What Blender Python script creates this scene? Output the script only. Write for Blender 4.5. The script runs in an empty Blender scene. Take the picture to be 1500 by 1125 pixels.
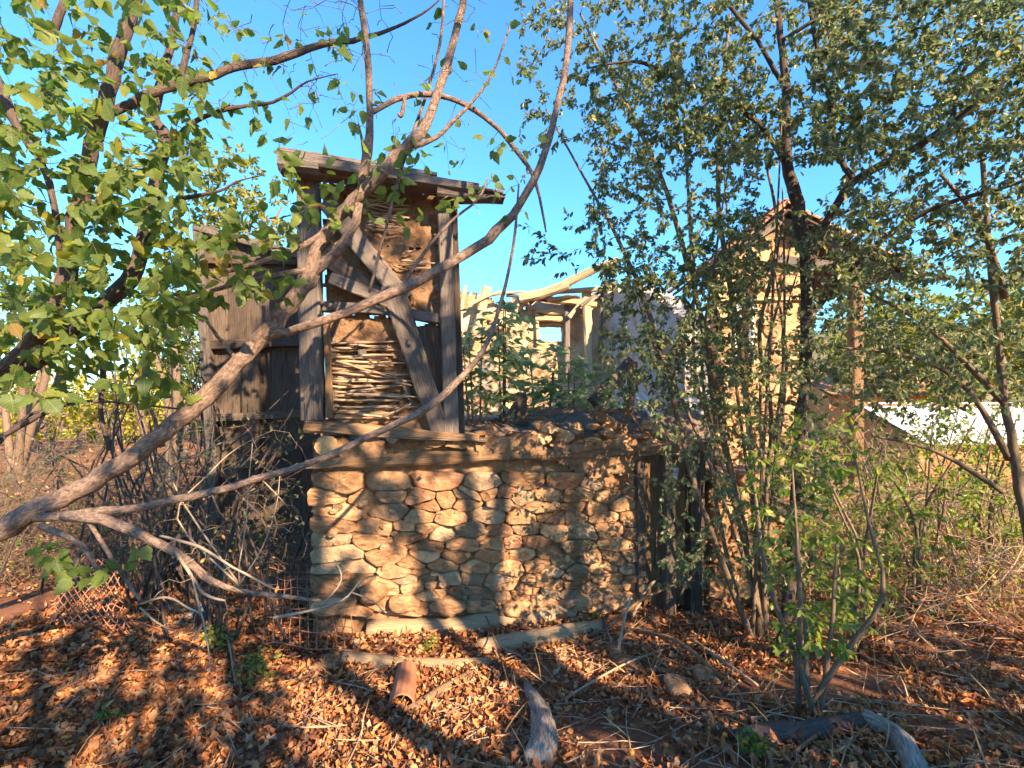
import bpy, math, random
import numpy as np
from mathutils import Vector, Matrix, noise

# ------------------------------------------------------------------ camera, world, sun, exposure
SC = bpy.context.scene
COL = SC.collection
F, HX, HY, CZ = 687.0, 750.0, 590.0, 2.2          # focal length, centre and horizon in photo pixels; eye height
cd = bpy.data.cameras.new('camera'); cam = bpy.data.objects.new('camera', cd); COL.objects.link(cam)
cd.sensor_width = 36.0; cd.lens = 36.0 * F / 1500.0
cd.shift_y = (HY - 562.5) / 1500.0
cd.clip_start = 0.05; cd.clip_end = 2000
cam.location = (0, 0, CZ); cam.rotation_euler = (math.radians(90), 0, 0)
SC.camera = cam

SUN_AZ, SUN_EL = math.radians(38), math.radians(30)     # azimuth measured from straight behind the camera towards its right
SDIR = Vector((math.sin(SUN_AZ) * math.cos(SUN_EL), -math.cos(SUN_AZ) * math.cos(SUN_EL), math.sin(SUN_EL)))
w = bpy.data.worlds.new('World'); SC.world = w; w.use_nodes = True
nt = w.node_tree; sky = nt.nodes.new('ShaderNodeTexSky'); sky.sky_type = 'NISHITA'; sky.sun_disc = False
sky.sun_elevation = SUN_EL; sky.sun_rotation = math.pi - SUN_AZ
sky.altitude = 300; sky.air_density = 1.5; sky.dust_density = 0.0; sky.ozone_density = 9.0
wb = nt.nodes.new('ShaderNodeMix'); wb.data_type = 'RGBA'; wb.blend_type = 'MULTIPLY'; wb.inputs[0].default_value = 1.0
wb.inputs[7].default_value = (0.64, 0.94, 1.0, 1)                # the phone's cyan white balance of the whole sky
nt.links.new(sky.outputs[0], wb.inputs[6]); nt.links.new(wb.outputs[2], nt.nodes['Background'].inputs[0]); nt.nodes['Background'].inputs[1].default_value = 0.108
sl = bpy.data.lights.new('sun', 'SUN'); so = bpy.data.objects.new('sun', sl); COL.objects.link(so)
sl.energy = 5.0; sl.angle = math.radians(0.5); sl.color = (1.0, 0.755, 0.48)
so.rotation_euler = SDIR.to_track_quat('Z', 'Y').to_euler(); so.location = SDIR * 30
SC.view_settings.view_transform = 'Standard'; SC.view_settings.look = 'None'
SC.view_settings.gamma = 1.0; SC.view_settings.exposure = 2.0
SC.cycles.use_adaptive_sampling = True; SC.cycles.adaptive_threshold = 0.03
SC.cycles.max_bounces = 6; SC.cycles.diffuse_bounces = 4; SC.cycles.transmission_bounces = 4; SC.cycles.glossy_bounces = 2
SC.cycles.use_denoising = True

# ------------------------------------------------------------------ helpers
RNG = random.Random(7)
NP = np.random.default_rng(7)
def at(px, py, Y): return Vector(((px - HX) / F * Y, Y, CZ + (HY - py) / F * Y))
def nz(x, y, z=0.0): return noise.noise(Vector((x, y, z)))
def fbm(x, y, z=0.0): return nz(x, y, z) + .5 * nz(2 * x, 2 * y, 2 * z + 7) + .25 * nz(4 * x, 4 * y, 4 * z + 3)
def sst(a, b, x):
    t = max(0.0, min(1.0, (x - a) / (b - a))); return t * t * (3 - 2 * t)

TH = math.radians(10)                                      # the ruin's front recedes slightly to the right
WA = at(452, 900, 4.35); WA.z = 0
WU = Vector((math.cos(TH), math.sin(TH), 0)); WN = Vector((math.sin(TH), -math.cos(TH), 0))
def wl(px, py, off=0.0):                                   # photo pixel -> local point on the front's plane, off = metres proud of it
    d = Vector(((px - HX) / F, 1, (HY - py) / F)); o = Vector((0, 0, CZ))
    t = (off - (o - WA).dot(WN)) / d.dot(WN); p = o + d * t
    return Vector(((p - WA).dot(WU), -off, p.z))
def w2(u, y, z): return WA + WU * u - WN * y + Vector((0, 0, z))

def gz(x, y):
    z = 0.6 * sst(4.0, 0.8, y)
    z += 0.22 * sst(-1.6, -4.0, x) * sst(7, 3, y)
    z += 0.9 * sst(6, 14, y) * sst(-1, -5, x)
    z += 0.05 * fbm(x * .7, y * .7) + 0.02 * nz(x * 3, y * 3)
    return z
def ground_hit(px, py, lift=0.0):
    d = Vector(((px - HX) / F, 1, (HY - py) / F)); t = .6
    while t < 60:
        p = Vector((0, 0, CZ)) + d * t
        if p.z <= gz(p.x, p.y) + lift: return p
        t += .02
    return p

class MB:
    def __init__(s): s.v = []; s.f = []; s.uv = []
    def face(s, idx, uv=None):
        s.f.append(idx); s.uv.append(uv if uv else [(0, 0)] * len(idx))
    def tube(s, pts, rad, sides=6, cap=True, jit=0.0, seed=0.0, uoff=0.0):
        n = len(pts); b = len(s.v); up = Vector((.31, .2, .93)); L = 0
        prev = None; Ls = []
        for i, p in enumerate(pts):
            if i: L += (Vector(p) - Vector(pts[i - 1])).length
            Ls.append(L)
            d = (Vector(pts[min(i + 1, n - 1)]) - Vector(pts[max(i - 1, 0)]))
            d = d.normalized() if d.length > 1e-9 else Vector((0, 0, 1))
            if prev is None:
                a = d.cross(up); a = a.normalized() if a.length > 1e-3 else d.cross(Vector((1, 0, 0))).normalized()
            else:
                a = (prev - d * prev.dot(d)).normalized()
            prev = a; c = d.cross(a)
            for k in range(sides):
                an = 2 * math.pi * k / sides; r = rad[i]
                if jit: r *= 1 + jit * fbm(math.cos(an) * 1.3 + seed, math.sin(an) * 1.3, Ls[-1] * 6 / max(.2, 1) + seed)
                s.v.append(Vector(p) + a * (math.cos(an) * r) + c * (math.sin(an) * r))
        for i in range(n - 1):
            c0 = 2 * math.pi * rad[i]
            for k in range(sides):
                k2 = (k + 1) % sides; u0 = uoff + k / sides * c0; u1 = uoff + (k + 1) / sides * c0
                s.face([b + i * sides + k, b + i * sides + k2, b + (i + 1) * sides + k2, b + (i + 1) * sides + k],
                       [(u0, Ls[i]), (u1, Ls[i]), (u1, Ls[i + 1]), (u0, Ls[i + 1])])
        if cap:
            for i, rev in ((0, True), (n - 1, False)):
                idx = [b + i * sides + k for k in range(sides)]
                if rev: idx.reverse()
                s.face(idx, [(.5 + rad[i] * math.cos(6.283 * k / sides), rad[i] * math.sin(6.283 * k / sides)) for k in range(sides)])
    def timber(s, p0, p1, w0, d0, face, w1=None, seg=8, jit=.06, seed=0.0, ch=.16, bend=0.0):
        """hewn timber from p0 to p1; w across, d along the `face` direction; chamfered section, uneven sides"""
        p0 = Vector(p0); p1 = Vector(p1); ax = (p1 - p0); L = ax.length; ax.normalize()
        fd = Vector(face); fd = (fd - ax * fd.dot(ax)).normalized(); sd = ax.cross(fd)
        w1 = w1 or w0; b = len(s.v)
        sec = [(-1 + ch, -1), (1 - ch, -1), (1, -1 + ch), (1, 1 - ch), (1 - ch, 1), (-1 + ch, 1), (-1, 1 - ch), (-1, -1 + ch)]
        for i in range(seg + 1):
            t = i / seg; ww = (w0 + (w1 - w0) * t) / 2; dd = d0 / 2
            c = p0 + ax * (L * t) + sd * (bend * math.sin(t * math.pi)) + sd * (jit * ww * .6 * nz(t * L * 1.5, seed, 1)) + fd * (jit * dd * .6 * nz(t * L * 1.5, seed, 5))
            for k, (a, e) in enumerate(sec):
                q = 1 + jit * nz(t * L * 3 + k * 3.1, seed + k)
                s.v.append(c + sd * (a * ww * q) + fd * (e * dd * q) + ax * ((jit * .25 * nz(k * 1.7, seed) * w0) if i in (0, seg) else 0))
        per = [0]
        for k in range(8):
            a, e = sec[k], sec[(k + 1) % 8]; per.append(per[-1] + math.hypot((e[0] - a[0]) * w0 / 2, (e[1] - a[1]) * d0 / 2))
        uo = seed * 1.37 % 5
        for i in range(seg):
            for k in range(8):
                k2 = (k + 1) % 8
                s.face([b + i * 8 + k, b + i * 8 + k2, b + i * 8 + 8 + k2, b + i * 8 + 8 + k],
                       [(uo + per[k], L * i / seg), (uo + per[k + 1], L * i / seg), (uo + per[k + 1], L * (i + 1) / seg), (uo + per[k], L * (i + 1) / seg)])
        s.face([b + k for k in range(8)][::-1]); s.face([b + seg * 8 + k for k in range(8)])
    def build(s, name, mat, parent=None, smooth=False, **kw):
        me = bpy.data.meshes.new(name); me.from_pydata([tuple(v) for v in s.v], [], s.f)
        uv = me.uv_layers.new(name='UVMap'); flat = np.array([c for f in s.uv for q in f for c in q], dtype=np.float32)
        uv.data.foreach_set('uv', flat)
        if smooth: me.polygons.foreach_set('use_smooth', np.ones(len(me.polygons), dtype=bool))
        me.materials.append(M[mat] if isinstance(mat, str) else mat); me.update()
        return link(name, me, parent, **kw)

def link(name, me, parent=None, label=None, cat=None, group=None, kind=None, loc=None):
    o = bpy.data.objects.new(name, me); COL.objects.link(o); o.parent = parent
    if loc is not None: o.location = loc
    tag(o, label, cat, group, kind); return o
def tag(o, label=None, cat=None, group=None, kind=None):
    if label: o['label'] = label
    if cat: o['category'] = cat
    if group: o['group'] = group
    if kind: o['kind'] = kind
    return o
def thing(name, label, cat, loc=(0, 0, 0), rz=0, group=None):
    o = bpy.data.objects.new(name, None); COL.objects.link(o); o.location = loc; o.rotation_euler = (0, 0, rz); o.empty_display_size = .2
    return tag(o, label, cat, group)
def loc_of(o, p):                                          # world point -> local to a root that sits at o.location unrotated
    return Vector(p) - o.location

def smooth_path(pts, sub=4):
    """Catmull-Rom through (vec, r) pairs"""
    out = []; n = len(pts)
    for i in range(n - 1):
        p0, p1, p2, p3 = [Vector(pts[max(0, min(n - 1, j))][0]) for j in (i - 1, i, i + 1, i + 2)]
        r1, r2 = pts[i][1], pts[i + 1][1]
        for k in range(sub):
            t = k / sub
            q = .5 * ((2 * p1) + (p2 - p0) * t + (2 * p0 - 5 * p1 + 4 * p2 - p3) * t * t + (3 * p1 - p0 - 3 * p2 + p3) * t ** 3)
            out.append((q, r1 + (r2 - r1) * t))
    out.append((Vector(pts[-1][0]), pts[-1][1])); return out

def grid_slab(root, name, mat, inside, u0, u1, z0, z1, step, depth, thick, amp=.02, frq=6, seed=0.0, to=None, **kw):
    """crumbling slab: cells of a (u,z) grid kept where inside(u,z); front displaced by noise"""
    nu = max(2, int((u1 - u0) / step)); nzz = max(2, int((z1 - z0) / step)); ids = {}; m = MB()
    to = to or (lambda u, y, z: (u, y, z))
    def vid(i, j, back):
        k = (i, j, back)
        if k not in ids:
            u = u0 + (u1 - u0) * i / nu; z = z0 + (z1 - z0) * j / nzz
            du = step * .4 * nz(u * 9, z * 9, seed); dz = step * .4 * nz(u * 9, z * 9, seed + 9)
            y = depth + thick if back else depth - amp * fbm(u * frq, z * frq, seed) - amp * .35 * nz(u * 30, z * 30, seed)
            ids[k] = len(m.v); m.v.append(Vector(to(u + du, y, z + dz)))
        return ids[k]
    keep = {(i, j) for i in range(nu) for j in range(nzz) if inside(u0 + (u1 - u0) * (i + .5) / nu, z0 + (z1 - z0) * (j + .5) / nzz)}
    for (i, j) in keep:
        m.face([vid(i, j, 0), vid(i + 1, j, 0), vid(i + 1, j + 1, 0), vid(i, j + 1, 0)])
        m.face([vid(i, j, 1), vid(i, j + 1, 1), vid(i + 1, j + 1, 1), vid(i + 1, j, 1)])
        for di, dj, a, b in ((-1, 0, (0, 0), (0, 1)), (1, 0, (1, 1), (1, 0)), (0, -1, (1, 0), (0, 0)), (0, 1, (0, 1), (1, 1))):
            if (i + di, j + dj) not in keep:
                m.face([vid(i + b[0], j + b[1], 0), vid(i + a[0], j + a[1], 0), vid(i + a[0], j + a[1], 1), vid(i + b[0], j + b[1], 1)])
    return m.build(name, mat, root, True, **kw)

def in_poly(poly, x, y):
    c = False; n = len(poly)
    for i in range(n):
        (x1, y1), (x2, y2) = poly[i], poly[(i + 1) % n]
        if (y1 > y) != (y2 > y) and x < (x2 - x1) * (y - y1) / (y2 - y1) + x1: c = not c
    return c

# scatter of small templates, all in numpy
def basis(d, n):
    d = d / np.maximum(np.linalg.norm(d, axis=1, keepdims=True), 1e-9)
    n = n - d * (d * n).sum(1, keepdims=True); n = n / np.maximum(np.linalg.norm(n, axis=1, keepdims=True), 1e-9)
    return np.stack([d, np.cross(n, d), n], axis=2)
def scatter(name, tmpl, pos, d, n, scale, mat, parent=None, smooth=False, **kw):
    tv, tf = tmpl; tv = np.array(tv, dtype=np.float64); k = len(tv); N = len(pos)
    B = basis(np.asarray(d, float), np.asarray(n, float)); S = np.asarray(scale, float)
    if S.ndim == 1: S = np.repeat(S[:, None], 3, axis=1)
    V = np.einsum('nij,nkj->nki', B, tv[None] * S[:, None, :]) + np.asarray(pos)[:, None, :]
    me = bpy.data.meshes.new(name); me.vertices.add(N * k); me.vertices.foreach_set('co', V.reshape(-1).astype(np.float32))
    lens = np.array([len(f) for f in tf]); flat = np.concatenate([np.array(f) for f in tf])
    loops = (flat[None] + (np.arange(N) * k)[:, None]).reshape(-1)
    tot = np.tile(lens, N); start = np.concatenate([[0], np.cumsum(tot)[:-1]])
    me.loops.add(len(loops)); me.loops.foreach_set('vertex_index', loops.astype(np.int32))
    me.polygons.add(len(tot)); me.polygons.foreach_set('loop_start', start.astype(np.int32)); me.polygons.foreach_set('loop_total', tot.astype(np.int32))
    if smooth: me.polygons.foreach_set('use_smooth', np.ones(len(tot), dtype=bool))
    me.update(calc_edges=True); me.validate(); me.materials.append(M[mat] if isinstance(mat, str) else mat)
    return link(name, me, parent, **kw)
def rdir(N, rng=NP):
    v = rng.normal(size=(N, 3)); return v / np.linalg.norm(v, axis=1, keepdims=True)

SMALL_LEAF = ([(0, 0, 0), (.3, .22, .05), (.72, .2, .03), (1, 0, -.06), (.72, -.2, .03), (.3, -.22, .05), (.5, 0, -.02)],
              [(0, 6, 2, 1), (6, 3, 2), (0, 5, 4, 6), (6, 4, 3)])
LONG_LEAF = ([(0, 0, 0), (.38, .17, .03), (1, 0, -.12), (.38, -.17, .03), (.4, 0, -.01)], [(0, 4, 1), (4, 2, 1), (0, 3, 4), (4, 3, 2)])
DEAD_LEAF = ([(0, 0, 0), (.3, .26, .16), (.7, .22, .12), (1, 0, .14), (.7, -.22, .2), (.3, -.26, .1), (.35, 0, -.03), (.7, 0, .0)],
             [(0, 6, 1), (6, 7, 2, 1), (7, 3, 2), (0, 5, 6), (6, 5, 4, 7), (7, 4, 3)])

TORN_LEAF = ([(0, 0, 0), (.18, .3, .2), (.5, .42, .05), (.62, .2, .12), (.85, .3, .3), (1, .05, .1), (.8, -.15, .02), (.5, -.4, .22), (.2, -.2, .06), (.45, 0, -.02)],
             [(0, 9, 2, 1), (9, 3, 2), (9, 5, 4, 3), (9, 6, 5), (9, 8, 7, 6), (0, 8, 9)])
# ------------------------------------------------------------------ materials
M = {}
def new_mat(name):
    m = bpy.data.materials.new(name); m.use_nodes = True; M[name] = m
    return m, m.node_tree, m.node_tree.nodes['Principled BSDF']
def ramp(nt_, cols):
    r = nt_.nodes.new('ShaderNodeValToRGB'); e = r.color_ramp.elements
    while len(e) < len(cols): e.new(.5)
    for i, (p, c) in enumerate(cols): e[i].position = p; e[i].color = (*c, 1)
    return r
def noise_node(nt_, vec, scale, detail=6, rough=.6, dist=0.0):
    n = nt_.nodes.new('ShaderNodeTexNoise'); n.inputs['Scale'].default_value = scale; n.inputs['Detail'].default_value = detail
    n.inputs['Roughness'].default_value = rough; n.inputs['Distortion'].default_value = dist
    if vec is not None: nt_.links.new(vec, n.inputs['Vector'])
    return n
def mixc(nt_, a, b, fac, mode='MIX'):
    m = nt_.nodes.new('ShaderNodeMix'); m.data_type = 'RGBA'; m.blend_type = mode
    for s, v in ((m.inputs[0], fac), (m.inputs[6], a), (m.inputs[7], b)):
        if isinstance(v, (int, float)): s.default_value = v
        elif isinstance(v, tuple): s.default_value = (*v, 1)
        else: nt_.links.new(v, s)
    return m.outputs[2]
def surf(name, cols, scale=8, detail=8, bump=.4, bscale=30, rough=.9, coord='Object', stretch=(1, 1, 1), rnd=.35, spots=None, bdist=.02, spec=.25, facet=0):
    """mottled natural surface: noise ramp, per-object tint, optional second-colour blotches, fine bump"""
    m, t, p = new_mat(name); L = t.links
    tc = t.nodes.new('ShaderNodeTexCoord'); oi = t.nodes.new('ShaderNodeObjectInfo')
    mp = t.nodes.new('ShaderNodeMapping'); mp.inputs['Scale'].default_value = stretch; L.new(tc.outputs[coord], mp.inputs['Vector'])
    ad = t.nodes.new('ShaderNodeVectorMath'); ad.operation = 'ADD'; L.new(mp.outputs[0], ad.inputs[0])
    sc_ = t.nodes.new('ShaderNodeMath'); sc_.operation = 'MULTIPLY'; L.new(oi.outputs['Random'], sc_.inputs[0]); sc_.inputs[1].default_value = 37
    L.new(sc_.outputs[0], ad.inputs[1]); vec = ad.outputs[0]
    n1 = noise_node(t, vec, scale, detail, .65, .3); r1 = ramp(t, cols); L.new(n1.outputs[0], r1.inputs[0]); col = r1.outputs[0]
    if spots:
        n2 = noise_node(t, vec, spots[2], 5, .6); r2 = ramp(t, [(spots[1], (0, 0, 0)), (spots[1] + .1, (1, 1, 1))]); L.new(n2.outputs[0], r2.inputs[0])
        col = mixc(t, col, spots[0], r2.outputs[0])
    if rnd:
        mr = t.nodes.new('ShaderNodeMapRange'); L.new(oi.outputs['Random'], mr.inputs[0]); mr.inputs[3].default_value = 1 - rnd; mr.inputs[4].default_value = 1 + rnd
        hs = t.nodes.new('ShaderNodeHueSaturation'); L.new(mr.outputs[0], hs.inputs['Value']); L.new(col, hs.inputs['Color']); col = hs.outputs[0]
    L.new(col, p.inputs['Base Color']); p.inputs['Roughness'].default_value = rough; p.inputs['Specular IOR Level'].default_value = spec
    nb = noise_node(t, vec, bscale, 8, .7); b = t.nodes.new('ShaderNodeBump'); b.inputs['Strength'].default_value = bump; b.inputs['Distance'].default_value = bdist
    L.new(nb.outputs[0], b.inputs['Height']); L.new(b.outputs[0], p.inputs['Normal'])
    if facet:
        vo = t.nodes.new('ShaderNodeTexVoronoi'); vo.feature = 'F1'; vo.inputs['Scale'].default_value = facet; L.new(vec, vo.inputs['Vector'])
        b2 = t.nodes.new('ShaderNodeBump'); b2.inputs['Strength'].default_value = .8; b2.inputs['Distance'].default_value = .03
        L.new(vo.outputs['Distance'], b2.inputs['Height']); L.new(b2.outputs[0], b.inputs['Normal'])
    return m
def leaf_mat(name, cols, trans=.4, rough=.5, tint=None):
    m, t, p = new_mat(name); L = t.links
    g = t.nodes.new('ShaderNodeNewGeometry'); oi = t.nodes.new('ShaderNodeObjectInfo')
    a = t.nodes.new('ShaderNodeMath'); a.operation = 'ADD'; L.new(g.outputs['Random Per Island'], a.inputs[0]); L.new(oi.outputs['Random'], a.inputs[1])
    fr = t.nodes.new('ShaderNodeMath'); fr.operation = 'FRACT'; L.new(a.outputs[0], fr.inputs[0])
    r = ramp(t, cols); L.new(fr.outputs[0], r.inputs[0])
    tc = t.nodes.new('ShaderNodeTexCoord'); n = noise_node(t, tc.outputs['Object'], 25, 4); r2 = ramp(t, [(.3, (.72, .72, .72)), (.7, (1.15, 1.15, 1.1))]); L.new(n.outputs[0], r2.inputs[0])
    col = mixc(t, r.outputs[0], r2.outputs[0], 1.0, 'MULTIPLY')
    L.new(col, p.inputs['Base Color']); p.inputs['Roughness'].default_value = rough; p.inputs['Specular IOR Level'].default_value = .3
    if trans:
        tr = t.nodes.new('ShaderNodeBsdfTranslucent'); hs = t.nodes.new('ShaderNodeHueSaturation'); hs.inputs['Saturation'].default_value = 1.15; hs.inputs['Value'].default_value = 1.7
        L.new(col, hs.inputs['Color']); L.new(hs.outputs[0], tr.inputs[0])
        mx = t.nodes.new('ShaderNodeMixShader'); mx.inputs[0].default_value = trans
        L.new(p.outputs[0], mx.inputs[1]); L.new(tr.outputs[0], mx.inputs[2]); L.new(mx.outputs[0], t.nodes['Material Output'].inputs[0])
    return m

surf('stone', [(.25, (.19, .09, .045)), (.45, (.36, .19, .095)), (.62, (.49, .285, .15)), (.85, (.58, .39, .23))], 9, 12, 1.0, 24, .92, stretch=(1, 1, 1.4), rnd=.42, spots=((.2, .135, .07), .62, 4), bdist=.03, facet=9)
surf('grey_stone', [(.25, (.17, .105, .062)), (.5, (.31, .205, .125)), (.8, (.44, .31, .2))], 9, 12, 1.0, 24, .92, rnd=.35, bdist=.03, facet=9)
surf('red_stone', [(.25, (.2, .088, .045)), (.5, (.38, .185, .095)), (.8, (.52, .3, .17))], 9, 12, 1.0, 24, .92, rnd=.3, bdist=.03, facet=9)
surf('pale_stone', [(.3, (.42, .38, .33)), (.7, (.62, .57, .5))], 9, 8, .5, 30, .9, rnd=.15)
surf('mud', [(.3, (.20, .105, .055)), (.55, (.34, .19, .10)), (.8, (.46, .28, .155))], 9, 10, .9, 22, .97, rnd=.08, bdist=.04)
surf('daub', [(.28, (.17, .09, .05)), (.5, (.31, .175, .095)), (.75, (.44, .27, .155))], 11, 10, 1.0, 34, .97, rnd=.1, bdist=.04)
surf('adobe', [(.3, (.30, .18, .095)), (.55, (.44, .28, .15)), (.8, (.53, .37, .21))], 5, 9, .8, 20, .95, rnd=.2, bdist=.04)
surf('plaster', [(.3, (.40, .33, .28)), (.5, (.54, .47, .43)), (.8, (.66, .6, .56))], 3, 12, 1.0, 16, .93, rnd=.05, spots=((.38, .24, .13), .54, 2.2), bdist=.04)
surf('limewash', [(.36, (.34, .19, .095)), (.46, (.52, .33, .175)), (.54, (.6, .44, .28)), (.7, (.66, .56, .45))], 2.2, 12, 1.0, 14, .93, rnd=.05, bdist=.05)
surf('grey_wood', [(.25, (.055, .043, .038)), (.45, (.13, .103, .088)), (.62, (.205, .168, .146)), (.85, (.33, .28, .25))], 5, 9, 1.0, 7, .88, 'UV', (26, 1.1, 1), .2, spots=((.022, .016, .013), .6, 1.7), bdist=.016)
surf('silver_wood', [(.3, (.10, .08, .07)), (.46, (.27, .225, .19)), (.62, (.42, .36, .31)), (.85, (.55, .49, .43))], 5, 9, 1.0, 7, .88, 'UV', (20, 1.4, 1), .1, spots=((.03, .022, .018), .58, 1.5), bdist=.02)
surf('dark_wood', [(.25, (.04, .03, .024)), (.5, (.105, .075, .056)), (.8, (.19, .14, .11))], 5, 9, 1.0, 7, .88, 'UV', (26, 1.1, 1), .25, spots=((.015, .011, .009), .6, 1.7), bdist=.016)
surf('brown_wood', [(.25, (.11, .06, .03)), (.5, (.26, .15, .08)), (.8, (.42, .27, .16))], 5, 9, 1.0, 7, .9, 'UV', (24, 1.2, 1), .25, spots=((.03, .02, .012), .6, 1.7), bdist=.016)
surf('pale_wood', [(.25, (.30, .2, .11)), (.5, (.5, .35, .2)), (.8, (.62, .47, .3))], 5, 9, .7, 7, .9, 'UV', (22, 1.2, 1), .2, bdist=.012)
surf('log_end', [(.3, (.42, .25, .12)), (.6, (.56, .36, .19)), (.85, (.64, .45, .26))], 20, 8, .6, 40, .9, rnd=.05)
surf('rod', [(.25, (.16, .10, .06)), (.5, (.34, .23, .15)), (.8, (.52, .39, .27))], 6, 8, .5, 10, .85, 'UV', (30, 3, 1), .3, bdist=.006)
surf('bark', [(.3, (.08, .052, .042)), (.45, (.21, .14, .108)), (.6, (.34, .235, .18)), (.8, (.52, .4, .32))], 7, 9, .9, 9, .9, 'UV', (9, 4.5, 1), .12, spots=((.44, .23, .12), .64, 1.6), bdist=.03)
surf('dark_bark', [(.25, (.035, .026, .024)), (.5, (.085, .06, .05)), (.8, (.15, .11, .085))], 7, 9, .8, 9, .9, 'UV', (14, 3, 1), .15, bdist=.015)
surf('shrub_bark', [(.25, (.075, .05, .036)), (.5, (.16, .11, .075)), (.8, (.25, .185, .125))], 7, 9, .7, 9, .9, 'UV', (14, 3, 1), .15, bdist=.012)
surf('twig', [(.3, (.09, .06, .045)), (.7, (.19, .13, .09))], 9, 4, .2, 20, .9, rnd=.1)
surf('dead_twig', [(.3, (.2, .14, .098)), (.7, (.36, .27, .195))], 9, 4, .2, 20, .85, rnd=.2)
surf('soil', [(.3, (.13, .055, .03)), (.5, (.23, .095, .048)), (.7, (.33, .145, .072)), (.88, (.42, .2, .105))], 3.5, 12, 1.0, 14, .97, rnd=0, bdist=.06)
surf('rubble_soil', [(.3, (.10, .07, .05)), (.55, (.19, .135, .10)), (.8, (.30, .22, .165))], 6, 12, 1.0, 18, .97, rnd=0, bdist=.05)
surf('rust', [(.3, (.3, .11, .06)), (.7, (.5, .24, .14))], 30, 4, .2, 60, .8, rnd=.1)
surf('terracotta', [(.3, (.30, .12, .065)), (.6, (.44, .19, .10)), (.85, (.52, .27, .16))], 7, 8, .4, 30, .85, rnd=.3, spots=((.2, .15, .11), .6, 5))
surf('mossy_log', [(.25, (.20, .125, .07)), (.5, (.38, .26, .15)), (.8, (.54, .39, .24))], 5, 9, 1.0, 7, .9, 'UV', (16, 1.5, 1), .15, spots=((.19, .15, .05), .72, 1.1), bdist=.015)
surf('white_paint', [(.3, (.55, .55, .56)), (.7, (.72, .72, .73))], 6, 8, .3, 20, .7, rnd=.1)
surf('tin', [(.3, (.62, .63, .65)), (.7, (.78, .79, .8))], 2, 6, .1, 20, .45, rnd=.05, spec=.5)
surf('orange_wall', [(.3, (.40, .15, .05)), (.7, (.55, .24, .09))], 3, 8, .4, 20, .9, rnd=.05)
surf('hill_soil', [(.3, (.10, .10, .045)), (.6, (.19, .16, .075)), (.85, (.30, .22, .11))], .12, 10, .3, 1, .97, rnd=0)
leaf_mat('hazel_leaf', [(0, (.085, .13, .034)), (.4, (.12, .17, .042)), (.75, (.165, .21, .05)), (.92, (.23, .255, .055)), (.97, (.35, .29, .055)), (1, (.26, .15, .05))], .55)
leaf_mat('pear_leaf', [(0, (.075, .098, .055)), (.35, (.105, .14, .068)), (.65, (.15, .185, .078)), (.88, (.23, .24, .11)), (1, (.33, .23, .12))], .45, .35)
leaf_mat('shrub_leaf', [(0, (.08, .13, .028)), (.4, (.13, .19, .036)), (.75, (.21, .26, .045)), (1, (.32, .3, .06))], .45)
leaf_mat('elder_leaf', [(0, (.15, .2, .085)), (.5, (.21, .28, .12)), (1, (.3, .35, .18))], .45)
leaf_mat('far_leaf', [(0, (.10, .14, .03)), (.4, (.17, .2, .045)), (.75, (.27, .26, .06)), (1, (.34, .24, .07))], .4)
leaf_mat('yellow_leaf', [(0, (.22, .24, .035)), (.5, (.36, .34, .045)), (1, (.48, .36, .08))], .4)
leaf_mat('hill_leaf', [(0, (.06, .08, .03)), (.5, (.11, .12, .045)), (1, (.19, .16, .07))], .2)
leaf_mat('dead_leaf', [(0, (.22, .075, .032)), (.25, (.36, .12, .044)), (.5, (.48, .18, .062)), (.75, (.57, .245, .088)), (.92, (.62, .35, .16)), (1, (.16, .065, .036))], .15, .7)
leaf_mat('dull_leaf', [(0, (.13, .06, .034)), (.3, (.24, .1, .048)), (.6, (.36, .155, .068)), (.85, (.45, .24, .12)), (1, (.34, .23, .16))], .1, .8)
leaf_mat('dry_grass', [(0, (.22, .14, .07)), (.5, (.36, .25, .13)), (1, (.5, .38, .21))], .2, .7)
leaf_mat('green_grass', [(0, (.05, .10, .025)), (1, (.12, .18, .04))], .3)
m, t, p = new_mat('bottle_plastic'); p.inputs['Base Color'].default_value = (.55, .66, .85, 1); p.inputs['Roughness'].default_value = .12; p.inputs['Transmission Weight'].default_value = .7
m, t, p = new_mat('orange_fruit'); p.inputs['Base Color'].default_value = (.75, .24, .03, 1); p.inputs['Roughness'].default_value = .45
m, t, p = new_mat('cap_red'); p.inputs['Base Color'].default_value = (.05, .1, .35, 1); p.inputs['Roughness'].default_value = .4

# ------------------------------------------------------------------ ground
def make_ground():
    def axis(lo, hi, fine_lo, fine_hi, step, grow):
        a = list(np.arange(fine_lo, fine_hi, step)); s = step; x = a[-1]
        while x < hi: s *= grow; x += s; a.append(x)
        s = step; x = a[0]
        while x > lo: s *= grow; x -= s; a.insert(0, x)
        return a
    X = axis(-700, 700, -7, 9, .09, 1.22); Y = axis(-300, 900, -1, 12, .09, 1.22)
    m = MB(); nx = len(X)
    me = bpy.data.meshes.new('ground')
    vs = [(x, y, gz(x, y) if abs(x) < 60 and -40 < y < 80 else (.9 if x < -5 and y > 14 else 0)) for y in Y for x in X]
    fs = [(j * nx + i, j * nx + i + 1, (j + 1) * nx + i + 1, (j + 1) * nx + i) for j in range(len(Y) - 1) for i in range(nx - 1)]
    me.from_pydata(vs, [], fs); me.polygons.foreach_set('use_smooth', np.ones(len(fs), dtype=bool)); me.materials.append(M['soil'])
    link('ground', me, kind='structure', label='reddish brown earth slope in front of the ruin')
make_ground()
def inside_ruin(x, y):
    q = Vector((x, y, 0)) - WA; u = q.dot(WU); d = -q.dot(WN)
    return -.02 < u < 4.6 and d > -.06

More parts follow.
